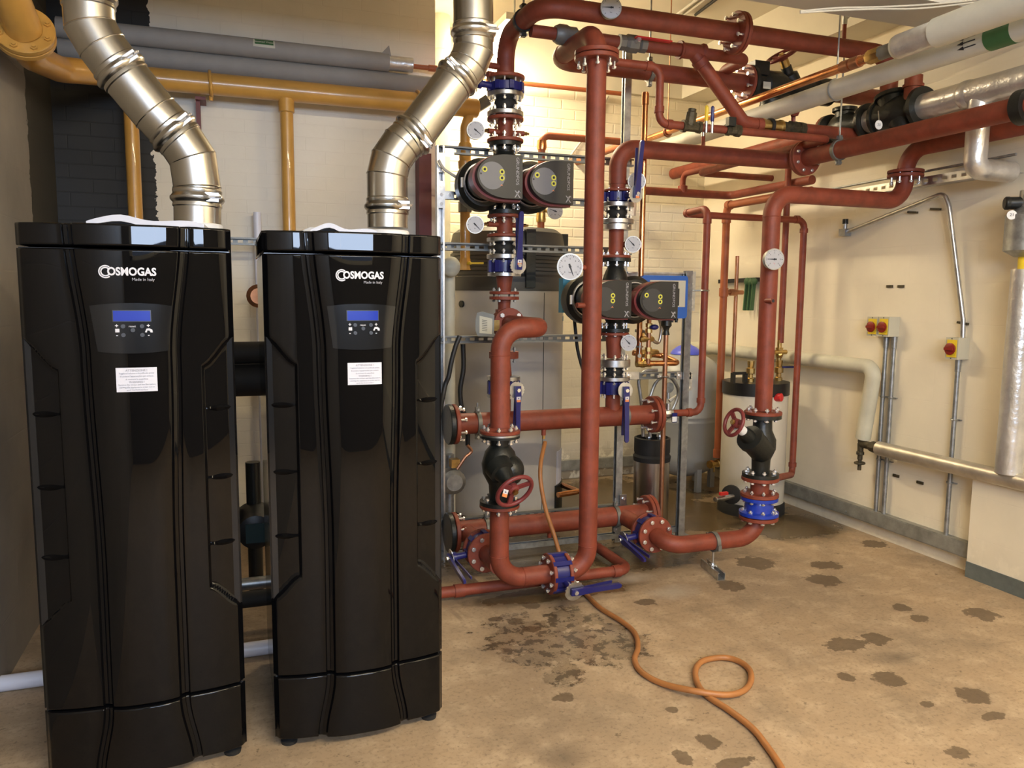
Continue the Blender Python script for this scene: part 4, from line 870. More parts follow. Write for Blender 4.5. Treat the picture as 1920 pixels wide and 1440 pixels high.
r = thing('copper_pipe', 'bare copper pipe standing in front of the stainless canister', 'pipe', (xcb, 4.04, 0.15))
b = MB(); b.cyl((xcb, 4.04, A(1244, 998, 4.04).z), (xcb, 4.04, A(1249, 618, 4.04).z), 0.0145, n=14); part('pipe_run', b, 'dull_copper', r)
p = A(1249, 612, 4.04); b = MB(); b.lathe((xcb, 4.04, p.z+0.06), -Z, [(0, 0.008), (0.02, 0.014), (0.028, 0.030), (0.055, 0.032), (0.07, 0.020), (0.085, 0.016), (0.10, 0.020), (0.11, 0.022)], 14); part('air_gap_funnel', b, 'cast_black', r)
z = A(1248, 706, 4.04).z; b = MB(); b.torus((xcb, 4.04, z), Z, 0.020, 0.006, 16, 6); b.box((xcb, 4.055, z), (0.085, 0.012, 0.014)); part('clip', b, 'zinc', r)
# copper run to the right with lagged end, and the other lagged pipes coming forward
k1245 = lambda px, x: yat(px, x, 2.62)
xP1 = 2.72; zP1 = A(1640, 105, k1245(1640, xP1)).z; yl = lambda px: k1245(px, xP1)
r = thing('copper_pipe', 'bright copper pipe slanting through the right half to the uppermost lagged pipe', 'pipe', (xP1, 4.2, zP1))
b = MB(); b.cyl((xP1, yat(1207, xP1, zP1), zP1), (xP1, yl(1655), zP1), 0.0215, n=16); part('pipe_run', b, 'copper', r)
for px in (1590, 1608): b = MB(); b.lathe((xP1, yl(px)-0.02, zP1), Y_, [(0, 0.027), (0.05, 0.027)], 16); part('socket', b, 'dull_copper', r)
b = MB(); b.lathe((xP1, yl(1645), zP1), -Y_, [(-0.05, 0.026), (-0.03, 0.034), (0.02, 0.034), (0.03, 0.030)], 8); part('union', b, 'brass', r)
b = MB(); b.cyl((xP1, yl(1650), zP1), (xP1, yl(1690), zP1), 0.030, n=18); part('grey_pipe', b, 'grey_iron', r)
b = MB(); b.lathe((xP1, yl(1683), zP1), -Y_, [(0, 0.025), (0.0, 0.048), (0.02, 0.050), (0.02, 0.03)], 24); part('insulation_end', b, 'lagging_cream', r)
b = MB(); b.cyl((xP1, yl(1688), zP1), (xP1, yl(1760), zP1), 0.051, n=26); part('foil_sleeve', b, 'foil', r)
b = MB(); b.lathe((xP1, yl(1757), zP1), -Y_, [(0, 0.048), (0.004, 0.058), (1.6, 0.058)], 26); part('lagging', b, 'lagging_white', r)
q = V((xP1, yat(1252, xP1, zP1), zP1)); b = MB(); b.torus(q, Y_, 0.028, 0.008, 18, 6); b.cyl(q+V((0, 0, 0.03)), (q.x, q.y, ZC), 0.004, n=8); part('hanger', b, 'dull_copper', r)
xP2 = 2.88; pp = A(1560, 172, k1245(1560, xP2)); zP2 = pp.z
r = thing('lagged_pipe', 'long pale grey lagged pipe with a green band, slanting through the right half', 'pipe', (xP2, 3.5, zP2))
b = MB(); b.lathe((xP2, yat(1218, xP2, zP2), zP2), -Y_, [(0, 0.03), (0.01, 0.049), (3.4, 0.049)], 26); part('lagging', b, 'lagging_white', r)
y0, y1 = k1245(1862, xP2), k1245(1912, xP2)
b = MB(); b.lathe((xP2, y0, zP2), -Y_, [(0, 0.0492), (0.0, 0.0500), (y0-y1, 0.0500), (y0-y1, 0.0492)], 26, False, False); gb = part('green_band', b, 'green_band', r, 'dark green identification band')
for i, a in enumerate((62, 40, 18)):            # three flow arrows beside the band
    nrm = V((-math.cos(R(a)), 0, -math.sin(R(a)-0.9))).normalized(); nrm = V((-math.cos(R(a-42)), 0, math.sin(R(a-42)))); c = V((xP2, y0+0.075, zP2))+nrm*0.0496
    M = xf(c, Y_, nrm.cross(Y_)); b = MB(); b.prism([(-0.045, -0.0022), (0.01, -0.0022), (0.01, -0.008), (0.04, 0), (0.01, 0.008), (0.01, 0.0022), (-0.045, 0.0022)], M, 0.0006); part('flow_arrow', b, 'mark_black', r)
for x_, z_, px, lab_ in ((xP2, zP2, 1570, 'thin ceiling rod and ring carrying the pale lagged pipe'),):
    y = k1245(px, x_); b = MB(); b.torus((x_, y, z_), Y_, 0.052, 0.004, 26, 6); b.cyl((x_, y, z_+0.05), (x_, y, ZC), 0.004, n=8); solo('hanger_rod', b, 'galv', lab_, 'hanger', (x_, y, ZC))
xP3 = xD; pp = A(1782, 188, k1245(1782, xP3)); zP3 = pp.z; y3 = lambda px: k1245(px, xP3)
r = thing('clad_pipe', 'thick silver foil clad pipe at the upper right, with a leg dropping from it', 'pipe', (xP3, 3.0, zP3))
b = MB(); b.cyl((xP3, y3(1733), zP3), (xP3, 1.6, zP3), 0.066, n=28); part('cladding', b, 'foil', r)
yj = y3(1822); b = MB(); b.lathe((xP3, yj+0.03, zP3), -Y_, [(0, 0.067), (0.01, 0.071), (0.04, 0.070), (0.05, 0.067)], 28, False, False); part('joint_band', b, 'foil', r)
yd = y3(1842); zd = A(1842, 318, yd).z
b = MB(); b.tube([(xP3, yd, zP3-0.02), (xP3, yd, zd), (xP3+0.24, yd, zd)], 0.052, 0.05, 24); part('leg', b, 'foil', r)
# black strainer and check valve at the end of that pipe
ys, ys2 = y3(1733), y3(1655)
r = thing('strainer', 'large black cast strainer at the left end of the silver clad pipe', 'valve', (xP3, (ys+ys2)/2, zP3))
b = MB(); L = ys2-ys; b.lathe((xP3, ys-0.01, zP3), Y_, [(0, 0.105), (0.025, 0.105), (0.03, 0.072), (0.08, 0.062), (0.12, 0.085), (L*0.55, 0.092), (L*0.8, 0.085), (L-0.02, 0.09), (L, 0.09), (L, 0.10), (L+0.02, 0.10)], 28)
b.lathe((xP3, (ys+ys2)/2+0.05, zP3), (0.0, 0.25, 1), [(0, 0.075), (0.09, 0.075), (0.095, 0.09), (0.115, 0.088), (0.12, 0.06)], 22); b.lathe((xP3, (ys+ys2)/2, zP3), (0, -0.3, -1), [(0, 0.08), (0.10, 0.07), (0.105, 0.075), (0.13, 0.07)], 22); part('body', b, 'cast_black', r)
p = A(1706, 160, ys+0.06); b = MB(); b.cyl((xP3, ys+0.07, zP3+0.05), (xP3, ys+0.07, zP3+0.175), 0.045, n=20); b.cyl((xP3, ys+0.07, zP3+0.115), (xP3, ys+0.07, zP3+0.13), 0.053, n=20); part('capped_branch', b, 'red', r)
p = A(1648, 234, ys2-0.22); r2 = thing('valve_tag', 'round white disc tag hanging from the big black strainer', 'tag', p); b = MB(); M = facing(p, 0); b.cyl(p, p+V((0, 0.003, 0)), 0.024, n=24); part('disc', b, 'white', r2)
b = MB(); b.cyl(p+V((0, 0.001, 0.02)), p+V((0.01, 0.02, 0.075)), 0.003, n=8); part('wire', b, 'zinc', r2)
text('20', 0.022, xf(p+V((0, -0.0006, 0)), X, Z), r2, 'mark_grey')
b = MB(); b.lathe((xP3, ys2+0.012, zP3), Y_, [(0, 0.066), (0.07, 0.066)], 26); solo('pipe_piece', b, 'foil', 'short silver clad piece between the two black valves', 'pipe', (xP3, ys2+0.04, zP3))
ys3 = ys2+0.085; r = thing('check_valve', 'smaller black valve further back beyond the big black strainer', 'valve', (xP3, ys3, zP3))
b = MB(); b.lathe((xP3, ys3, zP3), Y_, [(0, 0.10), (0.02, 0.10), (0.025, 0.06), (0.10, 0.06), (0.14, 0.08), (0.24, 0.082), (0.28, 0.06), (0.30, 0.10), (0.32, 0.10)], 26); b.lathe((xP3, ys3+0.2, zP3), Z, [(0, 0.055), (0.09, 0.055), (0.095, 0.07), (0.115, 0.07)], 20); part('body', b, 'cast_black', r)
b = MB(); b.lathe((xP3, ys3+0.32, zP3), Y_, [(0, 0.10), (0.02, 0.10)], 24); b.cyl((xP3, ys3+0.33, zP3), (xP3, YW-0.031, zP3), 0.045, n=20); part('pipe_end', b, 'red', r)
# ------------------------------------------------------------------ valves, pumps and gauges
def tag_on(root, c, x, y, s=0.022):
    M = xf(c, x, y); b = MB(); b.prism([(-s/2, 0), (s/2, 0), (s/2, s*0.75), (-s/2, s*0.75)], M, 0.0012); t = part('valve_label', b, 'mark_white', root, 'white and orange maker label')
    b = MB(); b.prism([(-s/2, -s*0.55), (s/2, -s*0.55), (s/2, 0), (-s/2, 0)], M, 0.0012); part('label_strip', b, 'tag_orange', t)
    b = MB(); b.prism([(-s*0.18, s*0.2), (s*0.18, s*0.2), (0, s*0.55)], M @ Matrix.Translation(V((0, 0, 0.0012))), 0.0004); part('label_mark', b, 'valve_blue', t)
def butterfly(label, p, d, half, od, nk, nlen, lv, llen, tag=0.05, tagside=1, plate=0.046, tilt=None, studs=0):
    p, d, nk, lv = V(p), V(d).normalized(), V(nk).normalized(), V(lv).normalized(); r = thing('butterfly_valve', label, 'valve', p, 'blue lever valves')
    b = MB(); b.lathe(p-d*half, d, [(0, od/2-0.012), (0.003, od/2-0.004), (half*2-0.003, od/2-0.004), (half*2, od/2-0.012)], 28); x, y, z = frame(d)
    for i in range(8):
        a = 2*math.pi*i/8; e = x*math.cos(a)+y*math.sin(a); b.bar(p+e*(od/2)-d*(half-0.002), p+e*(od/2)+d*(half-0.002), 0.022, 0.016, e)
    b.cyl(p+nk*(od/2-0.01), p+nk*(nlen-0.004), 0.017, n=14); b.cyl(p+nk*(nlen-0.022), p+nk*(nlen-0.002), 0.026, n=18); part('body', b, 'valve_blue', r)
    o = p+nk*nlen; b = MB(); k = 36; fx, fy, fz = lv, nk.cross(lv), nk; pl = []
    for i in range(k):
        a = 2*math.pi*i/k; rr = plate-(0.005 if (i % 2 and abs(a) < 1.6) or (i % 2 and a > 5.2) else 0); pl.append((rr*math.cos(a), rr*math.sin(a)))
    b.prism(pl, xf(o, fy, -fx, fz), 0.003); part('notch_plate', b, 'zinc', r)
    M = xf(o+nk*0.006, lv, nk.cross(lv), nk); L = llen
    b = MB(); b.prism([(-0.022, -0.016), (0.03, -0.018), (0.09, -0.013), (L-0.01, -0.0125), (L, -0.006), (L, 0.006), (L-0.01, 0.0125), (0.09, 0.013), (0.03, 0.018), (-0.022, 0.016)], M, 0.013); lev = part('lever', b, 'valve_blue', r)
    b = MB(); b.prism([(0.02, -0.009), (L*0.86, -0.008), (L*0.86, 0.008), (0.02, 0.009)], M @ Matrix.Rotation(R(6), 4, 'Y') @ Matrix.Translation(V((0.01, 0, -0.014))), 0.005); part('trigger', b, 'valve_blue', lev)
    b = MB(); b.hexa(o+nk*0.019, o+nk*0.026, 0.011); part('spindle_nut', b, 'chrome', r)
    if tag is not None: tag_on(r, o+nk*0.0195+lv*tag, tilt[0] if tilt else X, tilt[1] if tilt else Z)
    if studs:
        for i in range(8):
            a = 2*math.pi*(i+0.5)/8; e = (x*math.cos(a)+y*math.sin(a))*studs/2; b = MB(); b.cyl(p+e-d*(half+0.02), p+e+d*(half+0.02), 0.006, n=8); part('stud', b, 'chrome', r)
    return r
def gauge(label, p, rad, stem, ang, yaw=0.0, rim='rim_steel', stem_m='brass', dep=0.03, ticks=24, red=False, cat='gauge'):
    """dial facing the room, at p; stem is the point it screws into"""
    p = V(p); r = thing('dial_gauge', label, cat, p, 'round dial gauges'); M = facing(p, yaw); ax = -(M.to_3x3() @ Z)
    b = MB(); b.lathe(p, ax, [(0, rad*0.93), (0.0, rad*0.99), (0.004, rad), (0.012, rad*0.99), (dep, rad*0.93), (dep+0.003, rad*0.5)], 36); part('case', b, rim, r)
    q = p-ax*0.0005; b = MB(); b.lathe(q, ax, [(0, rad*0.90), (0.002, rad*0.90)], 36); d = part('dial', b, 'dial_white', r)
    for i in range(ticks+1):
        a = R(225-270*i/ticks); lo = 0.72 if i % 4 == 0 else 0.79; wd = rad*(0.022 if i % 4 == 0 else 0.012)
        if i % 4 == 0 or ticks > 20:
            b = MB(); c0, c1 = V((math.cos(a), math.sin(a), 0)), V((-math.sin(a), math.cos(a), 0))
            b.prism([tuple((c0*rad*lo+c1*wd)[:2]), tuple((c0*rad*lo-c1*wd)[:2]), tuple((c0*rad*0.85-c1*wd)[:2]), tuple((c0*rad*0.85+c1*wd)[:2])][::-1], M @ Matrix.Translation(V((0, 0, 0.0006))), 0.0003)
            if i == 0: tk = b
            else:
                me = bpy.data.meshes.new('x'); b.bm.to_mesh(me); b.bm.free(); tk.bm.from_mesh(me); bpy.data.meshes.remove(me)
    part('scale', tk, 'mark_black', d)
    for i in range(0, 7):
        a = R(225-45*i); text(str(i*2), rad*0.17, M @ Matrix.Translation(V((rad*0.58*math.cos(a), rad*0.58*math.sin(a), 0.0008))), d, 'mark_black', name='numeral', depth=0.0003) if rad > 0.05 else None
    text('bar' if not red else '°C', rad*0.17, M @ Matrix.Translation(V((0, -rad*0.42, 0.0008))), d, 'mark_black' if not red else 'tap_red', name='unit', depth=0.0003)
    b = MB(); c0, c1 = V((math.cos(R(ang)), math.sin(R(ang)), 0)), V((-math.sin(R(ang)), math.cos(R(ang)), 0)); w_ = rad*0.035
    b.prism([tuple((-c0*rad*0.22+c1*w_*2)[:2]), tuple((-c0*rad*0.22-c1*w_*2)[:2]), tuple((c0*rad*0.74-c1*w_*0.4)[:2]), tuple((c0*rad*0.74+c1*w_*0.4)[:2])][::-1], M @ Matrix.Translation(V((0, 0, 0.002))), 0.0008); b.cyl(M @ V((0, 0, 0.001)), M @ V((0, 0, 0.004)), rad*0.09, n=14); part('needle', b, 'mark_black', r)
    if stem is not None:
        s0 = p+ax*(dep*0.55); st = V(stem); u = (st-s0).normalized(); b = MB(); L = (st-s0).length
        b.lathe(s0+u*rad*0.80, u, [(0, 0.007), (max(0.001, L-rad*0.80), 0.007)], 10); b.hexa(s0+u*rad*0.98, s0+u*(rad*0.98+0.012), 0.011); part('stem', b, stem_m, r)
    return r
def handwheel(root, c, nrm, rad, m='handwheel_red', rim=0.010, spokes=3, ph=0.5, dish=0.02):
    c = V(c); nrm = V(nrm).normalized(); x, y, z = frame(nrm); b = MB(); b.torus(c, nrm, rad-rim, rim, 40, 12)
    b.lathe(c-nrm*(dish+0.012), nrm, [(0, 0.018), (0.004, 0.026), (0.028, 0.026), (0.034, 0.018)], 20)
    for i in range(spokes):
        a = ph+2*math.pi*i/spokes; e = x*math.cos(a)+y*math.sin(a); b.bar(c-nrm*dish*0.6+e*0.015, c+e*(rad-rim), 0.022, 0.010, nrm)
    w_ = part('handwheel', b, m, root, 'dark red handwheel' if m == 'handwheel_red' else None)
    b = MB(); b.hexa(c-nrm*dish+nrm*0.02, c-nrm*dish+nrm*0.034, 0.014); part('nut', b, 'brass', w_); return w_
def discs(root, x, y, lst, seg=28):            # (row0, row1, radius0, radius1, material, name) on a column
    for r0, r1, a0, a1, m, nm in lst:
        z0, z1 = zc(r0, 948, y) if abs(x-xC1) < 0.01 else A(1150, r0, y).z, zc(r1, 948, y) if abs(x-xC1) < 0.01 else A(1150, r1, y).z
        b = MB(); b.lathe((x, y, z0), (0, 0, -1), [(0, a0), (z0-z1, a1)], seg); part(nm, b, m, root)
def zrow(x, row): return zc(row) if abs(x-xC1) < 0.01 else A(1150, row, YC).z
def spool(label, x, rows, top, bot, rad, flr=0.093, flt=0.016, nb_top=0, nb_bot=0, stub=None, cone=None, m='red'):
    """flanged red spool between two photo rows"""
    z0, z1 = zrow(x, rows[0]), zrow(x, rows[1]); r = thing('pipe_spool', label, 'pipe', (x, YC, z1)); b = MB()
    ra, rb = cone if cone else (rad, rad); b.lathe((x, YC, z0), -Z, [(0, ra), (z0-z1, rb)], 26); part('pipe_run', b, m, r)
    if top: flange(r, (x, YC, z0), -Z, flr*2, m, flt, nb_top, flt*2+0.03)
    if bot: flange(r, (x, YC, z1), Z, flr*2, m, flt, nb_bot, flt*2+0.03)
    if stub:
        zs = zrow(x, stub[0]); b = MB(); b.cyl((x, YC, zs), (x-0.10, YC-0.015, zs), 0.0135, n=14); b.cyl((x, YC, zs), (x+0.10, YC-0.015, zs), 0.0135, n=14); b.bm.verts.ensure_lookup_table(); part('gauge_stub', b, m, r)
        for s in ((1, -1) if stub[1] == 2 else (1,)):
            b = MB(); q = V((x+0.095*s, YC-0.015, zs)); b.hexa(q, q+V((0.02*s, -0.003, 0)), 0.010); b.cyl(q, q+V((0.032*s, -0.004, 0)), 0.006, n=8); part('plug', b, 'brass', r)
    return r
def flexi(label, x, r0, r1, fr0, fr1, rad=0.058, flr=0.095):
    """rubber bellows with a zinc flange at each end"""
    z0, z1 = zrow(x, fr0), zrow(x, fr1); za, zb_ = zrow(x, r0), zrow(x, r1); r = thing('flexible_connector', label, 'connector', (x, YC, z1))
    b = MB(); h = za-zb_; b.lathe((x, YC, za), -Z, [(0, rad*0.92), (h*0.12, rad*0.88), (h*0.3, rad), (h*0.7, rad), (h*0.88, rad*0.88), (h, rad*0.92)], 28); part('bellows', b, 'rubber_black', r)
    for q0, q1 in ((z0, za), (zb_, z1)):
        t = abs(q0-q1); b = MB(); b.lathe((x, YC, q0), -Z, [(0, flr-0.004), (0.003, flr), (t-0.003, flr), (t, flr-0.004)], 30); f = part('flange', b, 'zinc', r); bolts(f, (x, YC, (q0+q1)/2), Z, flr*1.58, 8, t+0.02, 0.010, 'chrome')
    return r

def pump(label, x, zt, zb, faces, Yf, bw, bh, sp, vol_px, rtop=0.085):
    r = thing('twin_pump', label, 'pump', (x, YC, (zt+zb)/2), 'black twin head pumps'); zm = faces[0].z
    cx = [f.x for f in faces]
    b = MB(); H = zt-zb; rt = 0.085                                     # ports and housing as one casting
    b.lathe((x, YC, zt), -Z, [(0, rt), (0.020, rt), (0.024, 0.052), (0.05, 0.046), (0.08, 0.06), (H*0.5, 0.10), (H-0.08, 0.06), (H-0.05, 0.046), (H-0.024, 0.052), (H-0.020, rt), (H, rt)], 28)
    b.M = None; c0, c1 = V((cx[0]+0.0, YC, zm-0.005)), V((cx[1]+0.0, YC, zm-0.005))
    for c in (c0, c1): b.lathe(c+Y_*0.09, -Y_, [(0, 0.08), (0.01, 0.126), (0.05, 0.136), (0.11, 0.136), (0.135, 0.115), (0.14, 0.09)], 32)
    b.bbox((c0.x, YC-0.045, zm-0.085), (c1.x, YC+0.09, zm+0.075)); part('housing', b, 'cast_black', r)
    f_ = bolts_ring = None
    for q, dr in ((zt-0.010, 1), (zb+0.010, -1)):
        for i in range(8):
            a = 2*math.pi*(i+0.5)/8; o = bpy.data.objects.new('bolt', bolt_mesh(0.05, 0.011, 'chrome')); COL.objects.link(o); o.parent = r; o.location = V((x+0.068*math.cos(a), YC+0.068*math.sin(a), q))-ORG[r]
    for f in faces:
        h = thing_part = None; c = V((f.x, YC-0.03, zm-0.005))
        b = MB(); ax = V((f.x-bw*0.06, Yf+0.095, f.z))
        b.lathe(V((ax.x, YC-0.045, ax.z)), -Y_, [(0, 0.098), (0.0, 0.100), (0.016, 0.100), (0.016, 0.094)], 32, False, False); hd = part('clamp_band', b, 'zinc', r)
        b = MB(); b.hexa((ax.x-0.105, YC-0.052, ax.z+0.02), (ax.x-0.105, YC-0.052, ax.z-0.03), 0.009); part('clamp_screw', b, 'chrome', hd)
        b = MB(); b.lathe((ax.x, YC-0.05, ax.z), -Y_, [(0, 0.09), (0.02, 0.086), (YC-0.05-Yf-0.09, 0.086)], 32); st = part('stator', b, 'cast_black', r)
        # D-shaped control box: round to the left, square to the right
        def dshape(k, e=0.0):
            w_, hh = bw*0.5*k, bh*0.5*k; pl = [(w_+e, -hh-e*0.5), (w_+e, hh+e*0.5)]; n = 22; x0 = w_*0.28
            for i in range(n+1):
                a = R(90)+R(180)*i/n; pl.append((x0+(x0+w_)*math.cos(a)*(1 if True else 1), (hh+e*0.5)*math.sin(a)))
            return pl
        M = facing(f, 0)
        b = MB(); b.prism(dshape(1.05), facing(f+V((-0.006, 0.105, -0.004))), 0.066); part('motor_shroud', b, 'handwheel_red', r, 'dark red shroud')
        b = MB(); rs = []
        for z_, k in ((0, 1.0), (0.030, 1.0), (0.036, 0.985), (0.0365, 0.98)): rs.append([b.v(facing(f+V((0, 0.037, 0))) @ V((px, py, z_))) for px, py in dshape(k)])
        b.rings(rs); bx = part('control_head', b, 'plastic_dark', r)
        dc = V((-bw*0.17, 0, 0)); M2 = M @ Matrix.Translation(dc); rad = bh*0.31
        b = MB(); b.lathe(M2 @ V((0, 0, -0.001)), -Y_, [(0, rad), (0.002, rad)], 36); part('display_disc', b, 'disc_glare' if f.z > 1.8 else 'disc_grey', bx)  # upper pump's disc gets the colour with glare painted in
        for ox, oy in ((-0.60, 0.42), (0.74, 0.30), (0.74, -0.14)):
            b = MB(); b.torus(M2 @ V((ox*rad, oy*rad, 0.0015)), Y_, rad*0.155, rad*0.055, 20, 6); part('button_ring', b, 'lime', bx)
            b = MB(); b.box(M2 @ V((ox*rad, oy*rad, 0.0015)), (rad*0.15, 0.001, rad*0.15)); part('button', b, 'mark_black', bx)
        b = MB(); b.prism([(-0.008, -0.003), (0.002, 0.004), (0.008, -0.004), (0.001, -0.001)], M2 @ Matrix.Translation(V((rad*0.70, -rad*0.66, 0.001))), 0.0006); part('warning_mark', b, 'tag_orange', bx)
        b = MB(); b.box(M2 @ V((-rad*0.88, rad*0.1, 0.0008)), (rad*0.12, 0.001, rad*0.12)); part('indicator', b, 'mark_black', bx)
        T = M @ Matrix.Translation(V((bw*0.375, bh*0.13, 0.0004))) @ Matrix.Rotation(R(-90), 4, 'Z')
        text('GRUNDFOS', bh*0.105, T, bx, 'mark_grey', depth=0.0006, sx=1.12)
        for pl in ([(-.45, -.5), (-.30, -.5), (.35, .35), (.5, .30), (.5, .5), (.15, .5)], [(-.45, .5), (-.28, .5), (.5, -.5), (.33, -.5)], [(.32, .5), (.5, .5), (.5, .1)]):
            b = MB(); b.prism([(a*bh*0.15, c_*bh*0.16) for a, c_ in pl][::-1], M @ Matrix.Translation(V((bw*0.375, -bh*0.385, 0.0004))), 0.0006); part('logo', b, 'mark_grey', bx)
    return r
YP = 3.70
# --- first column (left): spools, valves and pump from the top down
flange_r = 0.098

butterfly('blue valve at the top of the first pump column, lever hidden behind the flue', (xC1, YC, (zc(157)+zc(174))/2), Z, (zc(157)-zc(174))/2, 0.185, (-1, -0.1, 0.05), 0.16, (-0.2, -1, 0), 0.2, tag=None, studs=0.155)
flexi('black rubber bellows below the topmost blue valve of the first column', xC1, 184, 210, 175, 219)
spool('short red spool carrying the topmost gauge of the first column', xC1, (221, 268), True, True, 0.040, 0.096, 0.018, 8, 8, stub=(249, 2))
f1, f2 = A(938, 330, YP), A(1035, 345, YP); f2.z = f1.z-0.012
pump('black twin head pump high on the first column', xC1, zc(268), zc(402), (f1, f2), YP, 0.238, 0.213, 0.24, None)
spool('red spool just below the upper pump, with a gauge on its left', xC1, (403, 445), True, True, 0.042, 0.093, 0.016, 8, 0, stub=(422, 2))
flexi('black rubber bellows between red spool and blue valve below the upper pump', xC1, 454, 477, 446, 486)
zz = (zc(488)+zc(511))/2; butterfly('blue valve below the upper pump with its lever standing straight up', (xC1, YC, zz), Z, (zc(488)-zc(511))/2, 0.165, (0.10, -1, 0), 0.165, (0.02, -0.05, 1), 0.272, tag=0.012, studs=0.14)
r = spool('red reducer below the upright blue lever, ending in a bolted flange pair', xC1, (517, 552), False, True, 0.04, 0.080, 0.016, 0, 0, cone=(0.046, 0.033))
b = MB(); b.lathe((xC1, YC, zc(512)), -Z, [(0, 0.09), (zc(512)-zc(518), 0.09)], 28); part('backing_flange', b, 'zinc', r)
r = thing('mixing_valve', 'red three port mixing valve on the first column with a grey dial head', 'valve', (xC1, YC, z3))
b = MB(); b.lathe((xC1, YC, zc(556)), -Z, [(0, 0.080), (0.016, 0.080), (0.018, 0.036), (0.05, 0.033), (zc(556)-zc(585), 0.036)], 24); f_ = part('upper_neck', b, 'red', r); bolts(f_, (xC1, YC, zc(554)), Z, 0.125, 4, 0.05, 0.010, 'galv')
b = MB(); b.hexa((xC1, YC, zc(580)), (xC1, YC, zc(590)), 0.048); b.sphere((xC1, YC, z3), (0.075, 0.085, 0.075), 24, 14); b.lathe((xC1, YC, z3), -Y_, [(0, 0.06), (0.085, 0.06)], 24); b.cyl((xC1, YC, z3), (xC1, YC, zc(655)), 0.036, n=20); part('body', b, 'red', r)
b = MB(); b.lathe((xC1, YC-0.075, z3), -Y_, [(0, 0.085), (0.016, 0.085)], 28); f_ = part('front_flange', b, 'red', r); bolts(f_, (xC1, YC-0.08, z3), Y_, 0.13, 4, 0.04, 0.012, 'white', ph=R(45))
b = MB(); b.lathe((xC1, YC, zc(659)), -Z, [(0, 0.080), (0.016, 0.080), (0.020, 0.080), (0.036, 0.080)], 24); f_ = part('lower_flange', b, 'red', r); bolts(f_, (xC1, YC, zc(659)-0.018), Z, 0.125, 4, 0.06, 0.010, 'galv')
c = A(921, 608, YC-0.07); b = MB(); b.lathe((xC1-0.06, YC-0.06, c.z), (-1, -0.35, 0), [(0, 0.02), (0.05, 0.02)], 14); b.box((c.x+0.018, YC-0.095, c.z-0.005), (0.03, 0.03, 0.055)); part('spindle_clamp', b, 'brass', r)
hd = A(912, 608, YC-0.09); b = MB(); M = facing(hd, R(-20)); pl = [(-0.045, -0.062), (0.04, -0.064), (0.042, 0.050), (-0.02, 0.066), (-0.048, 0.060), (-0.056, 0.02), (-0.056, -0.03)]; b.prism(pl, M, 0.022); part('dial_head', b, 'grey_iron', r)
b = MB(); b.prism([(-0.035, -0.045), (0.030, -0.05), (0.032, 0.030), (-0.035, 0.045)], M @ Matrix.Translation(V((0, 0, 0.022))), 0.001); sc_ = part('scale_plate', b, 'iso_grey', r)
for i in range(7): b = MB(); b.prism([(-0.022, 0.022-0.009*i), (0.005, 0.019-0.009*i), (0.005, 0.021-0.009*i), (-0.022, 0.0245-0.009*i)], M @ Matrix.Translation(V((0, 0, 0.023))), 0.0005); part('scale_line', b, 'mark_black', sc_)
spool('red reducing spool hidden partly behind the curling riser, above a blue valve', xC1, (668, 704), False, False, 0.036, 0.08, 0.016, 0, 0, cone=(0.034, 0.044))
zz = (zc(713)+zc(738))/2; r = butterfly('blue valve at the foot of the first column with its lever hanging down', (xC1, YC, zz), Z, (zc(713)-zc(738))/2, 0.165, (0.15, -1, 0), 0.15, (-0.01, -0.03, -1), 0.235, tag=0.05, studs=0.14)
for q in (705, 738): b = MB(); b.lathe((xC1, YC, zc(q)), -Z, [(0, 0.09), (0.019, 0.09)], 28); part('backing_flange', b, 'zinc', r)
b = MB(); b.cyl((xC1, YC, zc(744)), (xC1, YC, zU), 0.040, n=22); solo('pipe_spool', b, 'red', 'short red stub joining the first column to the upper header', 'pipe', (xC1, YC, zU))

# --- second column
rz = lambda row: A(1150, row, YC).z
butterfly('blue valve at the top of the second column, lever pointing up over the red pipe', (xC2, YC, (rz(361)+rz(379))/2), Z, (rz(361)-rz(379))/2, 0.165, (0.12, -1, 0), 0.175, (0.02, -0.12, 1), 0.275, tag=-0.012, studs=0.14)
r = spool('short red spool with a gauge, under the bend above the second pump', xC2, (340, 360), False, True, 0.045, 0.083, 0.014, 0, 0)
p = rz(341); b = MB(); b.cyl((xC2, YC, p), (xC2+0.09, YC-0.03, p), 0.012, n=12); part('gauge_stub', b, 'red', r)
flexi('black rubber bellows above the second pump', xC2, 389, 411, 380, 420)
r = spool('red spool between the upper bellows and the second pump', xC2, (421, 484), True, True, 0.042, 0.083, 0.016, 0, 0)
b = MB(); b.lathe((xC2, YC, rz(421)), -Z, [(0, 0.084), (0.03, 0.084)], 28); part('zinc_flange', b, 'zinc', r)
p = rz(458); b = MB(); b.cyl((xC2, YC, p), (xC2+0.10, YC-0.02, p), 0.016, n=12); part('gauge_stub', b, 'red', r)
YP2 = 3.70; f1, f2 = A(1147, 561, YP2), A(1236, 562, YP2); f2.z = f1.z-0.004
pump('black twin head pump low on the second column, before the blue control box', xC2, rz(484), rz(622), (f1, f2), YP2, 0.236, 0.200, 0.24, None)
r = spool('red spool below the second pump with a gauge on its right', xC2, (623, 671), True, False, 0.042, 0.083, 0.016, 0, 0, cone=(0.05, 0.040))
p = rz(643); b = MB(); b.cyl((xC2, YC, p), (xC2+0.10, YC-0.02, p), 0.013, n=12); part('gauge_stub', b, 'red', r)
flexi('black rubber bellows below the second pump', xC2, 687, 705, 673, 713)
zz = (rz(714)+rz(738))/2; butterfly('blue valve above the upper header on the second column, lever hanging down', (xC2, YC, zz), Z, (rz(714)-rz(738))/2, 0.165, (0.0, -1, 0), 0.15, (0.0, -0.05, -1), 0.29, tag=0.05, studs=0.14)
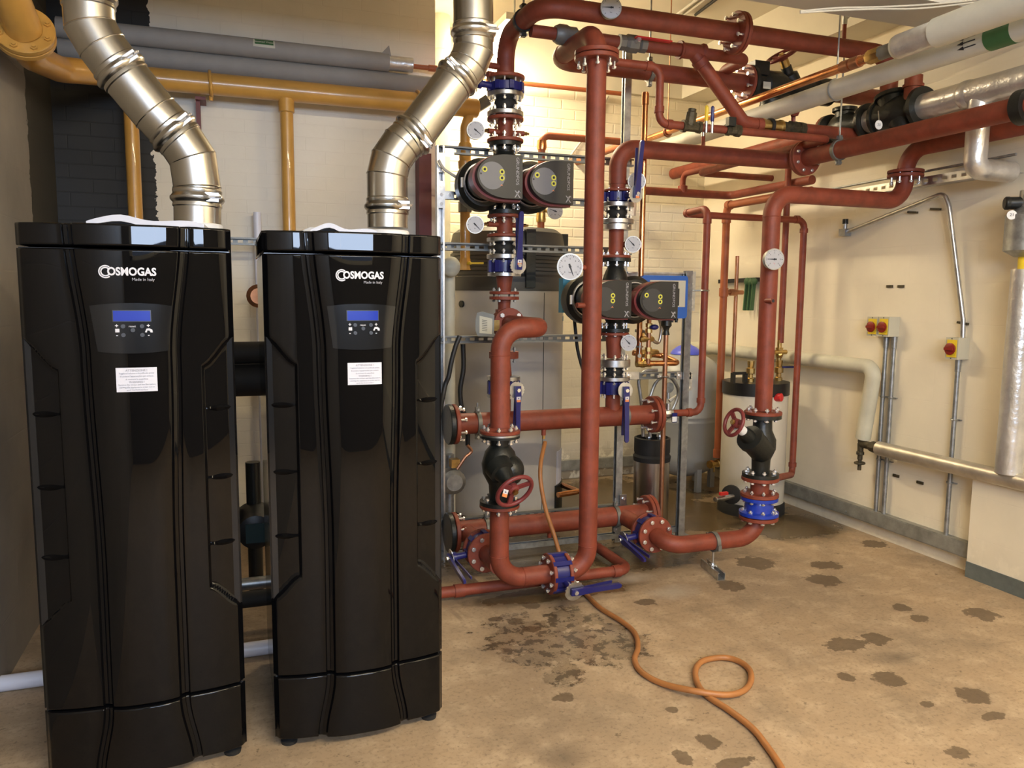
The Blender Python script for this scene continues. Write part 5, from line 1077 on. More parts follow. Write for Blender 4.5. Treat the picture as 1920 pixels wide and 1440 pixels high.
b = MB(); b.cyl((xC2, YC, rz(738)), (xC2, YC, zU), 0.042, n=22); solo('pipe_spool', b, 'red', 'short red stub joining the second column to the upper header', 'pipe', (xC2, YC, zU))

# --- floor level lever valves
xm = (xf0+xf1)/2; butterfly('blue valve near the floor with its lever pointing right over the hose', (xm, YF, zB), X, (xf1-xf0)/2-0.001, 0.185, (0.10, -1, -0.18), 0.175, (1, 0.05, 0.0), 0.245, tag=None, plate=0.050)
for xx, lab_ in ((xL, 'blue valve low at the left, its lever sloping towards the boiler'), (xb, 'blue valve low at the middle, between lower header and curved floor pipe')):
    butterfly(lab_, (xx, 3.655, zLo), Y_, 0.029, 0.185, (-1, 0, -0.12), 0.17, (0.05, -1, -0.18), 0.24, tag=None, plate=0.045)
# --- black globe valves with handwheels
r = thing('globe_valve', 'black globe valve with a dark red handwheel facing the room, on the left riser', 'valve', (xL, YF, (zVt+zVb)/2)); h = zVt-zVb
b = MB(); b.lathe((xL, YF, zVt-0.002), -Z, [(0, 0.094), (0.018, 0.094), (0.022, 0.048), (0.055, 0.046), (0.085, 0.07), (h*0.42, 0.086), (h*0.56, 0.080), (h*0.72, 0.052), (h-0.022, 0.048), (h-0.018, 0.094), (h, 0.094)], 30)
b.sphere((xL+0.035, YF-0.035, (zVt+zVb)/2-0.002), (0.07, 0.075, 0.075), 20, 12)
hw = A(965, 921, YF-0.19); nrm = V((0.22, -1, -0.62)).normalized(); bs_ = hw-nrm*0.17
b.lathe(bs_, nrm, [(0, 0.066), (0.05, 0.060), (0.055, 0.045), (0.11, 0.028), (0.14, 0.02)], 22); part('body', b, 'cast_black', r)
b = MB(); b.lathe((xL, YF, zVt), -Z, [(0, 0.095), (0.008, 0.095)], 30); f_ = part('top_ring', b, 'zinc', r); bolts(f_, (xL, YF, zVt-0.008), Z, 0.15, 8, 0.055, 0.011)
b = MB(); b.cyl(bs_+nrm*0.10, hw, 0.008, n=10); part('spindle', b, 'zinc', r)
w_ = handwheel(r, hw, nrm, 0.096); x_, y_, z_ = frame(nrm); tag_on(r, A(947, 926, YF-0.225), (0.90, 0.2, -0.35), (0.35, 0.25, 0.90), 0.026)
r = thing('globe_valve', 'black globe valve with a handwheel at its left, on the right riser', 'valve', (xC, yC, zr(830))); zt, zb = zr(777), zr(893); h = zt-zb
b = MB(); b.lathe((xC, yC, zt), -Z, [(0, 0.098), (0.020, 0.098), (0.024, 0.05), (h*0.25, 0.052), (h*0.4, 0.075), (h*0.55, 0.075), (h*0.72, 0.05), (h-0.024, 0.048), (h-0.020, 0.098), (h, 0.098)], 30)
hw = A(1376, 792, yC-0.10); nrm = V((-1, -0.02, 0.36)).normalized(); bs_ = V((xC, yC-0.01, zr(845))); L = (hw-bs_).length; nn = (hw-bs_).normalized()
b.lathe(bs_, nn, [(0, 0.070), (L*0.38, 0.066), (L*0.40, 0.074), (L*0.48, 0.072), (L*0.5, 0.04), (L*0.7, 0.030)], 22); part('body', b, 'cast_black', r)
for q in (zt-0.010, zb+0.010): b = MB(); b.lathe((xC, yC, q), Z, [(0, 0.02), (0.001, 0.02)], 6); b.bm.free()
for q in (zt, zb):
    for i in range(8):
        a = 2*math.pi*(i+0.5)/8; o = bpy.data.objects.new('bolt', bolt_mesh(0.05, 0.0115, 'chrome')); COL.objects.link(o); o.parent = r; o.location = V((xC+0.078*math.cos(a), yC+0.078*math.sin(a), q))-ORG[r]
b = MB(); b.lathe(bs_+nn*L*0.68, nn, [(0, 0.026), (L*0.2, 0.026)], 20); part('packing_gland', b, 'white', r); b = MB(); b.cyl(bs_+nn*L*0.85, hw, 0.012, n=10); part('spindle', b, 'cast_black', r)
handwheel(r, hw, nrm, 0.080, ph=0.2)
za, zb2 = zr(893), zr(930)
r = thing('pipe_spool', 'stubby red spool with two bolted flanges above the bright blue valve', 'pipe', (xC, yC, zb2)); b = MB(); b.cyl((xC, yC, za), (xC, yC, zb2), 0.05, n=22); part('pipe_run', b, 'red', r)
flange(r, (xC, yC, za-0.001), -Z, 0.20, 'red', 0.020); flange(r, (xC, yC, zb2), Z, 0.205, 'red', 0.020, 8, 0.05, 0.16)
zd_ = zr(965); h = zb2-zd_
r = thing('check_valve', 'bright blue check valve at the foot of the right riser', 'valve', (xC, yC, zd_)); b = MB(); b.lathe((xC, yC, zb2-0.001), -Z, [(0, 0.100), (0.018, 0.100), (0.022, 0.07), (h*0.42, 0.078), (h*0.6, 0.076), (h-0.026, 0.078), (h-0.022, 0.106), (h-0.004, 0.106)], 32); bd = part('body', b, 'bright_blue', r)
bolts(bd, (xC, yC, zd_-0.002), Z, 0.17, 8, 0.05, 0.0115); p = A(1455, 967, yC-0.09); tag_on(r, p, (0.7, 0.2, -0.6), (0.5, 0.2, 0.8), 0.022)
p = A(1412, 900, yC-0.05)
# ceiling globe valve on the pipe behind
xg = xV+0.018; r = thing('globe_valve', 'black ceiling valve with a dark red handwheel on top, behind the top red pipe', 'valve', (xg, yR, zT)); L = A(1555, 172, yR).x-xg
b = MB(); b.lathe((xg, yR, zT), X, [(0, 0.10), (0.022, 0.10), (0.026, 0.065), (0.09, 0.065), (0.11, 0.082), (0.20, 0.085), (0.26, 0.06), (L-0.14, 0.055), (L-0.12, 0.078), (L, 0.078)], 26)
b.bbox((xg+0.005, yR-0.06, zT+0.04), (xg+0.105, yR+0.06, zT+0.115)); hw = A(1466, 104, yR-0.02); bs_ = V((hw.x+0.10, yR, zT+0.02)); nn = (hw-bs_).normalized(); LL = (hw-bs_).length
b.lathe(bs_, nn, [(0, 0.055), (LL*0.35, 0.05), (LL*0.4, 0.030), (LL*0.62, 0.030)], 20); b.lathe((xg+0.17, yR+0.01, zT-0.02), (0.25, 0.25, -1), [(0, 0.065), (0.07, 0.06), (0.08, 0.065), (0.10, 0.065)], 20); part('body', b, 'cast_black', r)
b = MB(); b.lathe(bs_+nn*LL*0.6, nn, [(0, 0.026), (LL*0.26, 0.026)], 18); part('packing_gland', b, 'brass', r)
handwheel(r, hw, nn, 0.095, ph=0.9); b = MB(); p = A(1438, 160, yR-0.09); b.box(p, (0.05, 0.004, 0.038)); part('name_plate', b, 'iso_grey', r)
b = MB(); b.cyl((xg+L, yR, zT), (XR-0.002, yR, zT), 0.05, n=20); solo('ceiling_pipe', b, 'red', 'red pipe end between the black ceiling valve and the right wall', 'pipe', (xg+L, yR, zT))

# --- gauges
gauge('large dial gauge at the top of the picture, in front of the uppermost red pipe', A(1146, 14, yT-0.10), 0.050, (A(1140, 30, yT).x, yT-0.03, zTop-0.01), 180, R(-14), dep=0.03)
gauge('dial gauge left of the top spool of the first column, beside the yellow gas drop', A(892, 244, 3.94), 0.0465, (xC1-0.10, YC-0.015, zc(249)), -38, R(-10))
gauge('dial gauge left of the spool below the upper pump', A(891, 421, 3.94), 0.0465, (xC1-0.10, YC-0.015, zc(422)), -45, R(-10))
gauge('large dial gauge on the left of the tall riser', A(1069, 500, 3.38), 0.0625, (xA-0.085, YF-0.01, A(1085, 502, YF).z), -70, R(-12), ticks=28)
gauge('dial gauge below the bend of the second column, right of an upright blue lever', A(1194, 340, 3.92), 0.050, (xC2+0.09, YC-0.03, rz(341)), 90, R(-22))
gauge('dial gauge above the second pump, in front of the copper riser', A(1187, 458, 3.92), 0.0465, (xC2+0.10, YC-0.02, rz(458)), 135, R(-15))
gauge('dial gauge below the second pump, beside the zinc frame post', A(1179, 643, 3.92), 0.0465, (xC2+0.10, YC-0.02, rz(643)), 135, R(-15))
gauge('round thermometer on the front of the right riser', A(1452, 486, 3.40), 0.0555, (xC+0.02, yC-0.04, zr(487)), 180, R(-10), red=True, cat='thermometer')
gauge('small dial gauge on the copper pipe seen below the upper pump', A(1041, 396, 4.86), 0.053, (A(1016, 396, 4.92).x, 4.92, A(1016, 396, 4.92).z), 160, R(-10), dep=0.025)
# ------------------------------------------------------------------ slotted channel frame
def channel(p0, p1, open_d, w_=0.041, dep=0.030, slots=True, th=0.0025, pitch=0.052):
    """C section sheet from p0 to p1, open towards open_d, slotted back"""
    p0, p1 = V(p0), V(p1); z = (p1-p0).normalized(); o = V(open_d).normalized(); s = z.cross(o).normalized(); L = (p1-p0).length; b = MB()
    xs = [0.0]; n = int(L/pitch)
    if slots:
        for i in range(n): q = (i+0.28)*L/n; xs += [q, q+0.028]
    xs.append(L); h = w_/2
    prof = [(-h+0.009, dep), (-h, dep), (-h, 0), (-0.0075, 0), (0.0075, 0), (h, 0), (h, dep), (h-0.009, dep)]
    grid = [[b.v(p0+z*t+s*a+o*c) for a, c in prof] for t in xs]
    for i in range(len(xs)-1):
        for j in range(len(prof)-1):
            if slots and j == 3 and i % 2 == 1: continue
            b.f((grid[i][j], grid[i][j+1], grid[i+1][j+1], grid[i+1][j]))
    bmesh.ops.recalc_face_normals(b.bm, faces=b.bm.faces)
    bmesh.ops.solidify(b.bm, geom=b.bm.faces[:], thickness=th); return b
YR = 4.115
fr = thing('channel_frame', 'zinc slotted channel frame carrying both pump columns', 'frame', (1.5, YR, 0))
xp = [A(826, 350, YR).x, A(1181, 400, YR).x, A(1288, 750, YR).x]
zr1, zr2, zr3, zr4, zr5 = A(1090, 298, YR).z, A(1090, 379, YR).z, A(1100, 469, YR).z, A(1090, 634, YR).z, A(1090, 958, YR).z
for i, z in enumerate((zr1, zr2, zr3, zr4, zr5)):
    part('rail', channel((xp[0]-(0.0 if i < 2 else 0.0), YR+0.032, z), (xp[1]+0.02, YR+0.032, z), -Y_), 'rail_zinc', fr)
part('rail', channel((-0.60, YR+0.50, A(462, 453, YR+0.5).z), (xp[0]+0.25, YR+0.50, A(462, 453, YR+0.5).z), -Y_), 'rail_zinc', fr)
tops = (A(820, 272, YR).z, A(1190, 92, YR).z, A(1296, 508, YR).z)
for i, (x, zt) in enumerate(zip(xp, tops)): part('post', channel((x, YR+(0.036 if i < 2 else 0.0), 0.005), (x, YR+(0.036 if i < 2 else 0.0), zt), (-1, 0, 0) if i else -Y_, slots=False, dep=0.041), 'zinc' if i == 0 else 'galv', fr)
part('rail', channel((xp[1], YR+0.032, A(1240, 704, YR).z), (xp[2]+0.02, YR+0.032, A(1240, 704, YR).z), -Y_), 'rail_zinc', fr)
part('rail', channel((xp[1], YR+0.032, A(1245, 517, YR).z), (xp[2]+0.02, YR+0.032, A(1245, 517, YR).z), -Y_, slots=False), 'zinc', fr)
part('rail', channel((xp[0], YR+0.032, 0.03), (xp[2]+0.02, YR+0.032, 0.03), Z, slots=False), 'galv', fr)
def plate(x, z, w_, h, holes):
    b = MB(); b.box((x, YR-0.003, z), (w_, 0.005, h)); f = part('joint_plate', b, 'zinc', fr)
    for dx, dz in holes: b = MB(); b.hexa((x+dx, YR-0.005, z+dz), (x+dx, YR-0.013, z+dz), 0.0095); part('bolt', b, 'chrome', f)
x = xp[0]; plate(x+0.002, A(826, 305, YR).z, 0.042, 0.10, ((0, 0.028), (0, -0.028))); plate(x+0.048, A(842, 286, YR).z, 0.05, 0.042, ((0, 0),))
plate(x+0.002, A(826, 365, YR).z, 0.042, 0.14, ((0, 0.048), (0, 0.0), (0, -0.048))); plate(x+0.048, A(842, 366, YR).z, 0.05, 0.042, ((0, 0),))
x = xp[1]; plate(x, A(1182, 378, YR).z, 0.07, 0.16, ((0.01, 0.05), (0.01, -0.03))); plate(x-0.01, A(1178, 468, YR).z, 0.09, 0.042, ((-0.02, 0), (0.02, 0)))
plate(x+0.02, A(1190, 704, YR).z, 0.13, 0.045, ((-0.045, 0), (0.0, 0))); plate(x, A(1180, 722, YR).z, 0.05, 0.08, ((0, 0.0),)); plate(x, A(1174, 940, YR).z, 0.042, 0.09, ((0, 0.02),))
x = xp[2]; plate(x, A(1296, 546, YR).z, 0.06, 0.235, ((0, 0.095), (0, 0.045), (0, -0.045), (0, -0.095))); plate(x-0.03, A(1282, 704, YR).z, 0.10, 0.045, ((-0.03, 0), (0.03, 0))); plate(x+0.005, A(1292, 715, YR).z, 0.05, 0.11, ((0, -0.035),))
b = MB(); b.box((xp[2], YR+0.02, 0.004), (0.09, 0.09, 0.008)); part('foot_plate', b, 'zinc', fr)

# blue control box between the posts
c0, c1 = A(1204, 516, 4.03), A(1287, 597, 4.03); r = thing('control_box', 'blue wall control box on the frame right of the lower pump', 'control box', ((c0.x+c1.x)/2, 4.06, (c0.z+c1.z)/2)); w_, h = c1.x-c0.x, c0.z-c1.z; c = ORG[r]
b = MB(); k = 0.018; pl = []
for sx, sy, a0 in ((1, 1, 0), (-1, 1, 90), (-1, -1, 180), (1, -1, 270)):
    for i in range(5): a = R(a0+22.5*i); pl.append((sx*(w_/2-k)+k*math.cos(a), sy*(h/2-k)+k*math.sin(a)))
b.prism(pl, facing(c+V((0, 0.02, 0))), 0.055); part('case', b, 'panel_blue', r)
b = MB(); b.box(c+V((0.015, -0.037, 0.02)), (w_*0.78, 0.004, h*0.62)); part('cover_panel', b, 'iso_grey', r)
b = MB(); b.box(c+V((0.008, -0.040, 0.0)), (w_*0.55, 0.003, h*0.40)); part('screen', b, 'panel_black', r)
for i in range(2): b = MB(); q = c+V((w_*0.22+0.028*i, -0.01, -h/2)); b.lathe(q, -Z, [(0, 0.012), (0.012, 0.012), (0.013, 0.009), (0.024, 0.009)], 12); part('cable_gland', b, 'cast_black', r)
b = MB(); p0, p1 = A(1048, 522, 4.22), A(1112, 586, 4.22); b.bbox((p0.x, 4.16, p1.z), (p1.x, 4.22, p0.z)); solo('junction_box', b, 'light_blue', 'pale blue box half hidden behind the tall riser and lower pump', 'box', ((p0.x+p1.x)/2, 4.19, p1.z))

# ------------------------------------------------------------------ grey water heater
yH = 5.02; xH = A(950, 700, yH).x; rH = (A(1050, 700, yH).x-A(851, 700, yH).x)/2*0.985; zH0 = A(950, 545, yH-rH).z; zH1 = A(950, 441, yH).z+0.03
r = thing('water_heater', 'tall grey cylindrical water heater with a dark ribbed hood, behind the pumps', 'water heater', (xH, yH, 0))
b = MB(); b.lathe((xH, yH, 0.03), Z, [(0, rH-0.01), (0.01, rH), (zH0-0.03, rH)], 64); part('body', b, 'heater_grey', r)
a0, a1 = R(-72), R(-28)
def arc_panel(z0, z1, rad, aa0, aa1, th=0.004, n=10):
    b = MB(); rs = []
    for z, q in ((z0, rad), (z0, rad+th), (z1, rad+th), (z1, rad)): rs.append([b.v((xH+q*math.cos(aa0+(aa1-aa0)*i/n), yH+q*math.sin(aa0+(aa1-aa0)*i/n), z)) for i in range(n+1)])
    for p, q in zip(rs, rs[1:]+rs[:1]):
        for i in range(n): b.f((p[i], p[i+1], q[i+1], q[i]))
    b.f([q[0] for q in rs]); b.f([q[-1] for q in rs][::-1]); return b
part('body_seam', arc_panel(0.06, zH0-0.01, rH, R(-71.2), R(-70.5), 0.0015, 1), 'hood_dark', r)
part('lower_cover', arc_panel(0.0, A(1035, 905, yH-0.2).z, rH, R(-50), R(5), 0.012), 'cast_black', r)
part('instruction_sheet', arc_panel(A(1035, 905, yH-0.2).z+0.005, A(1035, 843, yH-0.2).z, rH, R(-46), R(-22), 0.003), 'paper', r, 'white printed sheets')
part('rating_label', arc_panel(A(1040, 620, yH-0.2).z, A(1040, 565, yH-0.2).z, rH, R(-33), R(-24), 0.002), 'white', r)
part('energy_label', arc_panel(A(1040, 602, yH-0.2).z, A(1040, 593, yH-0.2).z, rH+0.002, R(-33), R(-24), 0.001), 'light_blue', r)
b = MB(); q = A(856, 570, yH-0.15); ang = math.atan2(q.y-yH, q.x-xH); e = V((math.cos(ang), math.sin(ang), 0)); b.cyl(V((xH, yH, q.z))+e*rH*0.99, V((xH, yH, q.z))+e*(rH+0.012), 0.022, n=16); part('inspection_plug', b, 'cast_black', r)
b = MB(); hh = zH1-zH0; prof = [(0, rH+0.006), (0.10*hh, rH+0.008), (0.22*hh, rH+0.006)]
for i in range(4): t = 0.26+0.12*i; prof += [(t*hh, rH-0.012), ((t+0.05)*hh, rH-0.012), ((t+0.06)*hh, rH+0.004), ((t+0.10)*hh, rH+0.004)]
prof += [(0.80*hh, rH), (0.93*hh, rH-0.012), (hh, rH-0.05)]
b.lathe((xH, yH, zH0), Z, prof, 64); hd = part('hood', b, 'hood_dark', r)
for px0, px1 in ((985, 1002), (1040, 1062)):
    b = MB(); q0, q1 = A(px0, 520, yH-rH-0.01), A(px1, 520, yH-rH-0.01); yy = q0.y if px0 < 1000 else yH-0.12; q0, q1 = A(px0, 520, yy), A(px1, 520, yy); b.bbox((q0.x, yy-0.02, zH0+0.02), (q1.x, yy+0.06, zH1-0.02)); part('hood_strap', b, 'cast_black', hd)
# copper pipe rising from the heater and turning right
pe = A(1016, 256, 4.92); zt = A(1100, 262, 4.92).z+0.005; r = thing('copper_pipe', 'copper pipe rising from the heater hood and turning right along the brick wall', 'pipe', (pe.x, 4.92, zH1))
b = MB(); b.tube([(pe.x, 4.92, zH1-0.06), (pe.x, 4.92, zt), (A(1180, 268, 4.92).x, 4.92, zt), (A(1180, 268, 4.92).x, YW-0.001, zt)], 0.024, 0.05, 16); part('pipe_run', b, 'orange', r)
for y, m in ((272, 'copper'), (390, 'brass'), (408, 'brass'), (440, 'brass')):
    q = A(1014, y, 4.92); b = MB(); b.lathe((pe.x, 4.92, q.z-0.03), Z, [(0, 0.030), (0.02, 0.033), (0.06, 0.030)], 16); part('joint', b, m, r)
b = MB(); q = A(980, 152, 5.6); b.cyl((1.45, 5.66, q.z), (A(1165, 165, 5.66).x, 5.66, q.z), 0.017, n=12); solo('small_pipe', b, 'orange', 'thin copper coloured pipe high on the brick wall behind both columns', 'pipe', (1.5, 5.66, q.z))
# lever valve on the gas drop, pipe stubs at the left of the heater
p = A(872, 494, YG); r = thing('gas_valve', 'gas valve with a yellow lever in front of the heater hood', 'valve', (p.x, YG, p.z)); b = MB(); b.lathe((p.x, YG, p.z+0.03), -Z, [(0, 0.034), (0.02, 0.036), (0.04, 0.030), (0.07, 0.036)], 8); b.cyl((p.x, YG, p.z+0.34), (p.x, YG, p.z), 0.030, n=16); part('body', b, 'ochre', r)
b = MB(); b.cyl((p.x, YG, p.z), (p.x+0.02, YG-0.05, p.z), 0.010, n=10); b.bar((p.x+0.01, YG-0.055, p.z), (A(906, 493, YG-0.06).x, YG-0.06, p.z+0.002), 0.026, 0.012); part('lever', b, 'yellow', r)
b = MB(); x = A(851, 700, 4.62).x-0.03; b.tube([(x, 4.60, 0.0), (x, 4.60, A(848, 505, 4.6).z), (x+0.002, 4.83, A(848, 500, 4.6).z)], 0.032, 0.05, 18); solo('waste_pipe', b, 'lagging_cream', 'cream upright pipe at the left flank of the grey heater', 'pipe', (x, 4.6, 0))
b = MB(); q = A(846, 500, 4.50); b.sphere(q, (0.055, 0.045, 0.06), 18, 10); b.cyl(q, (q.x, 4.6, q.z), 0.03, n=12); solo('float_dome', b, 'lagging_cream', 'cream dome at the left edge of the heater hood', 'cap', q)
r = thing('heater_pump', 'small dark pump at the foot of the heater, just right of the boiler', 'pump', A(846, 900, 4.5)); q = ORG[r]; b = MB(); b.lathe(q+V((0, 0.06, 0)), -Y_, [(0, 0.05), (0.03, 0.075), (0.12, 0.075), (0.14, 0.05)], 20); b.cyl((q.x, q.y+0.04, 0), (q.x, q.y+0.04, q.z+0.15), 0.028, n=14); part('body', b, 'galv', r); b = MB(); q = A(852, 868, 4.46); b.box(q, (0.05, 0.06, 0.05)); part('union', b, 'brass', r)
b = MB(); q0, q1, q2 = A(1042, 905, 4.9), A(1080, 922, 4.55), A(1046, 928, 4.52); b.tube([q0, q1+V((0.02, 0, 0)), q2], 0.018, 0.03, 14); r = solo('copper_pipe', b, 'copper', 'short copper elbow pipe at the heater foot', 'pipe', q1)

# ------------------------------------------------------------------ tanks at the back right
yV = 5.28; xVs = A(1283, 780, yV).x; rV = 0.285; zv0, zv1 = A(1283, 903, yV-0.2).z, A(1283, 660, yV).z
r = thing('expansion_vessel', 'big grey expansion vessel with a blue cap, behind the third post', 'tank', (xVs, yV, 0))
b = MB(); dome = 0.20; prof = []
for i in range(9): a = R(90*i/8); prof.append((dome*(1-math.cos(a)), max(0.01, rV*math.sin(a))))
zc_ = A(1283, 792, yV-rV).z-zv0; prof += [(zc_-0.03, rV), (zc_-0.02, rV+0.004), (zc_-0.012, rV+0.004), (zc_-0.006, rV), (zc_+0.012, rV), (zc_+0.018, rV+0.004), (zc_+0.026, rV+0.004), (zc_+0.032, rV)]
for i in range(9): a = R(90*i/8); prof.append((zv1-zv0-dome+dome*math.sin(a), max(0.01, rV*math.cos(a))))
b.lathe((xVs, yV, zv0), Z, prof, 48); part('vessel', b, 'vessel_grey', r)
b = MB(); zz = A(1283, 666, yV-0.11).z; b.lathe((xVs, yV, zz), Z, [(0, 0.122), (0.010, 0.120), (0.030, 0.105), (0.055, 0.075), (0.070, 0.040), (0.082, 0.030), (0.125, 0.028)], 32); part('cap', b, 'cap_blue', r, 'bright blue cap')
for a in (R(-90), R(30), R(150), R(-30)): b = MB(); b.bbox((xVs+0.22*math.cos(a)-0.02, yV+0.22*math.sin(a)-0.02, 0), (xVs+0.22*math.cos(a)+0.02, yV+0.22*math.sin(a)+0.02, zv0+0.12)); part('leg', b, 'vessel_grey', r)
yW = 4.50; xT = A(1412, 840, yW).x; rT = (A(1463, 820, yW).x-A(1362, 820, yW).x)/2*0.97; zt1 = A(1412, 745, yW-rT).z; zt2 = zt1+0.105
r = thing('filter_tank', 'white cylindrical tank with a black collar behind the right riser', 'tank', (xT, yW, 0))
b = MB(); b.lathe((xT, yW, 0.05), Z, [(0, rT-0.01), (0.02, rT), (zt1-0.05, rT)], 44); part('body', b, 'tank_white', r)
b = MB(); b.lathe((xT, yW, 0), Z, [(0, rT+0.01), (0.07, rT+0.008), (0.085, rT-0.002)], 44); part('base', b, 'rubber_black', r)
b = MB(); b.lathe((xT, yW, zt1-0.005), Z, [(0, rT+0.006), (0.085, rT+0.006), (0.09, rT-0.02)], 44); cl = part('collar', b, 'plastic_dark', r)
q = A(1382, 722, yW-0.1); b = MB(); b.box((q.x-0.02, yW-0.08, zt2+0.01), (0.02, 0.03, 0.07)); b.box((q.x+0.03, yW-0.08, zt2+0.042), (0.09, 0.03, 0.018)); b.box((q.x+0.075, yW-0.08, zt2), (0.022, 0.03, 0.08)); part('carry_handle', b, 'plastic_dark', cl)
for px, nm in ((1407, 'top_valve'), (1460, 'top_valve')):
    q = A(px, 700, yW-0.05); b = MB(); b.lathe((q.x, yW-0.05, zt2-0.03), Z, [(0, 0.026), (0.03, 0.026), (0.035, 0.018), (0.06, 0.018), (0.065, 0.030), (0.10, 0.030), (0.105, 0.02), (0.13, 0.024), (0.15, 0.024)], 8)
    part(nm, b, 'brass', r)
q = A(1461, 660, yW-0.05); b = MB(); b.cyl((q.x, yW-0.05, zt2+0.11), (q.x, yW-0.05, A(1463, 640, yW-0.05).z+0.01), 0.016, n=12); b.lathe((q.x, yW-0.05, q.z+0.03), -Z, [(0, 0.026), (0.03, 0.022), (0.05, 0.028), (0.07, 0.020)], 8); b.cyl((q.x-0.05, yW-0.06, q.z), (q.x+0.05, yW-0.06, q.z), 0.016, n=10); part('brass_manifold', b, 'brass', r)
b = MB(); q2 = A(1482, 688, yW-0.08); b.bar((q.x+0.01, yW-0.08, q2.z), (q2.x+0.03, yW-0.09, q2.z), 0.012, 0.012); part('lever', b, 'valve_blue', r)
b = MB(); q = A(1452, 745, yW-rT+0.02); b.lathe(q, (0.5, -1, 0.1), [(-0.03, 0.02), (0.0, 0.028), (0.05, 0.028), (0.055, 0.02)], 16); part('red_cap', b, 'tap_red', r)
q = A(1368, 932, yW-0.19); b = MB(); b.lathe(q+V((0.06, 0.06, 0)), (-0.8, -0.6, 0), [(-0.05, 0.035), (0, 0.065), (0.02, 0.065), (0.03, 0.03)], 22); part('drain_boot', b, 'rubber_black', r)
q = A(1352, 935, yW-0.2); b = MB(); b.lathe(q+V((0.06, 0.02, 0)), (-1, -0.25, 0), [(-0.06, 0.014), (0, 0.018), (0.04, 0.02), (0.09, 0.013), (0.10, 0.017), (0.115, 0.017)], 10); tp = part('drain_tap', b, 'zinc', r); b = MB(); b.box(q+V((0.015, -0.005, 0.035)), (0.06, 0.02, 0.02)); part('tap_handle', b, 'tap_red', tp)
yK = 4.30; xK = A(1221, 900, yK).x; rK = 0.113; zk1, zk2 = A(1221, 862, yK-rK).z, A(1221, 826, yK-rK).z
r = thing('steel_canister', 'stainless steel canister with a black rubber collar, below the third frame post', 'canister', (xK, yK, 0))
b = MB(); b.lathe((xK, yK, 0.0), Z, [(0, rK-0.008), (0.015, rK), (zk1, rK)], 40); part('body', b, 'steel_brushed', r)
b = MB(); b.lathe((xK, yK, zk1-0.03), Z, [(0, rK+0.002), (0.03, rK+0.006), (0.045, rK-0.004), (0.06, rK), (zk2-zk1+0.025, rK), (zk2-zk1+0.03, rK-0.012), (0.06, rK-0.014)], 40, False, True); part('collar', b, 'rubber_black', r)
for dx in (-0.045, 0.035): b = MB(); b.lathe((xK+dx, yK-0.03, zk2-0.03), Z, [(0, 0.016), (0.03, 0.016), (0.035, 0.022), (0.06, 0.018)], 10); part('hose_tail', b, 'zinc', r)
q = A(1216, 712, 4.26)
for i, pts in enumerate((((1219, 818), (1213, 770), (1222, 735), (1232, 714), (1248, 706), (1262, 712), (1272, 735), (1262, 765), (1248, 785), (1240, 815)), ((1206, 818), (1204, 770), (1200, 735), (1198, 712), (1210, 696), (1232, 694)), ((1255, 752), (1274, 738), (1284, 716), (1276, 702), (1258, 698)))):
    hose('braided_hose' if i != 2 else 'white_hose', [A(x, y, 4.22+0.02*i) for x, y in pts], 0.011, 'galv' if i != 2 else 'cable_white', ('grey hose looping up from the stainless canister', 'grey hose rising straight behind the upper header end', 'thin white hose curving beside the third frame post')[i])
q = A(1255, 727, 4.20); r = thing('flow_meter', 'small round grey meter hanging behind the bare copper pipe', 'meter', q); b = MB(); b.cyl(q, q+V((0, 0.025, 0)), 0.033, n=24); b.cyl(q+V((0, 0.012, -0.03)), q+V((0, 0.012, -0.07)), 0.012, n=10); part('dial', b, 'galv', r)

# ------------------------------------------------------------------ cables, conduits and hose
hose('cable', [A(x, y, 3.98) for x, y in ((862, 630), (854, 650), (846, 680), (841, 706), (832, 735))]+[A(815, 850, 3.9), G(808, 1030, 0.013), G(780, 1040, 0.013)], 0.013, 'cable_black', 'thick black cable curving behind the right edge of the right boiler', 'cable')
hose('cable', [A(x, y, 4.2) for x, y in ((868, 645), (869, 690), (863, 730), (866, 765), (876, 790), (877, 835))], 0.014, 'cable_black', 'black cable hanging before the grey heater with a frayed end', 'cable')
hose('copper_braid', [A(x, y, 4.19) for x, y in ((876, 834), (884, 846), (872, 858), (857, 880))], 0.009, 'dull_copper', 'frayed bare copper end of the hanging black cable', 'wire', 8)
hose('cable', [A(x, y, 4.25) for x, y in ((1076, 588), (1079, 620), (1083, 655), (1092, 690), (1102, 715))], 0.010, 'cable_black', 'black cable hanging from the lower pump to the left of the tall riser', 'cable')
hose('cable', [A(x, y, 4.08) for x, y in ((822, 300), (832, 316), (846, 326), (864, 338), (880, 350))], 0.008, 'cable_white', 'white cable from the left frame post to the upper pump', 'cable')
hose('cable', [A(x, y, YW-0.02) for x, y in ((1050, 322), (1082, 275), (1112, 238), (1140, 180))], 0.009, 'cable_white', 'pale cable slanting up the brick wall beside the tall riser', 'cable')
fp = [(1096, 1111), (1124, 1139), (1164, 1164), (1190, 1187), (1196, 1214), (1190, 1237), (1203, 1260), (1240, 1281), (1299, 1295), (1360, 1303), (1394, 1295), (1408, 1276), (1404, 1254), (1381, 1238), (1351, 1233), (1317, 1240), (1304, 1258), (1309, 1284), (1328, 1306), (1366, 1331), (1409, 1364), (1437, 1398), (1465, 1440), (1505, 1520)]
hp = [A(1022, 829, YC-0.01), A(1014, 868, 3.90), A(1014, 905, 3.86), A(1024, 958, 3.83), A(1038, 1000, 3.80), A(1050, 1040, 3.74), G(1062, 1071, 0.025), G(1078, 1093, 0.013)]
gp = []
for i, (x, y) in enumerate(fp): gp.append(G(x, y, 0.013 if i not in (8, 9) else (0.030 if i == 8 else 0.022)))
hose('hose', hp+gp, 0.0118, 'hose_orange', 'orange rubber hose from the upper header, looping once across the concrete floor', 'hose', 14)
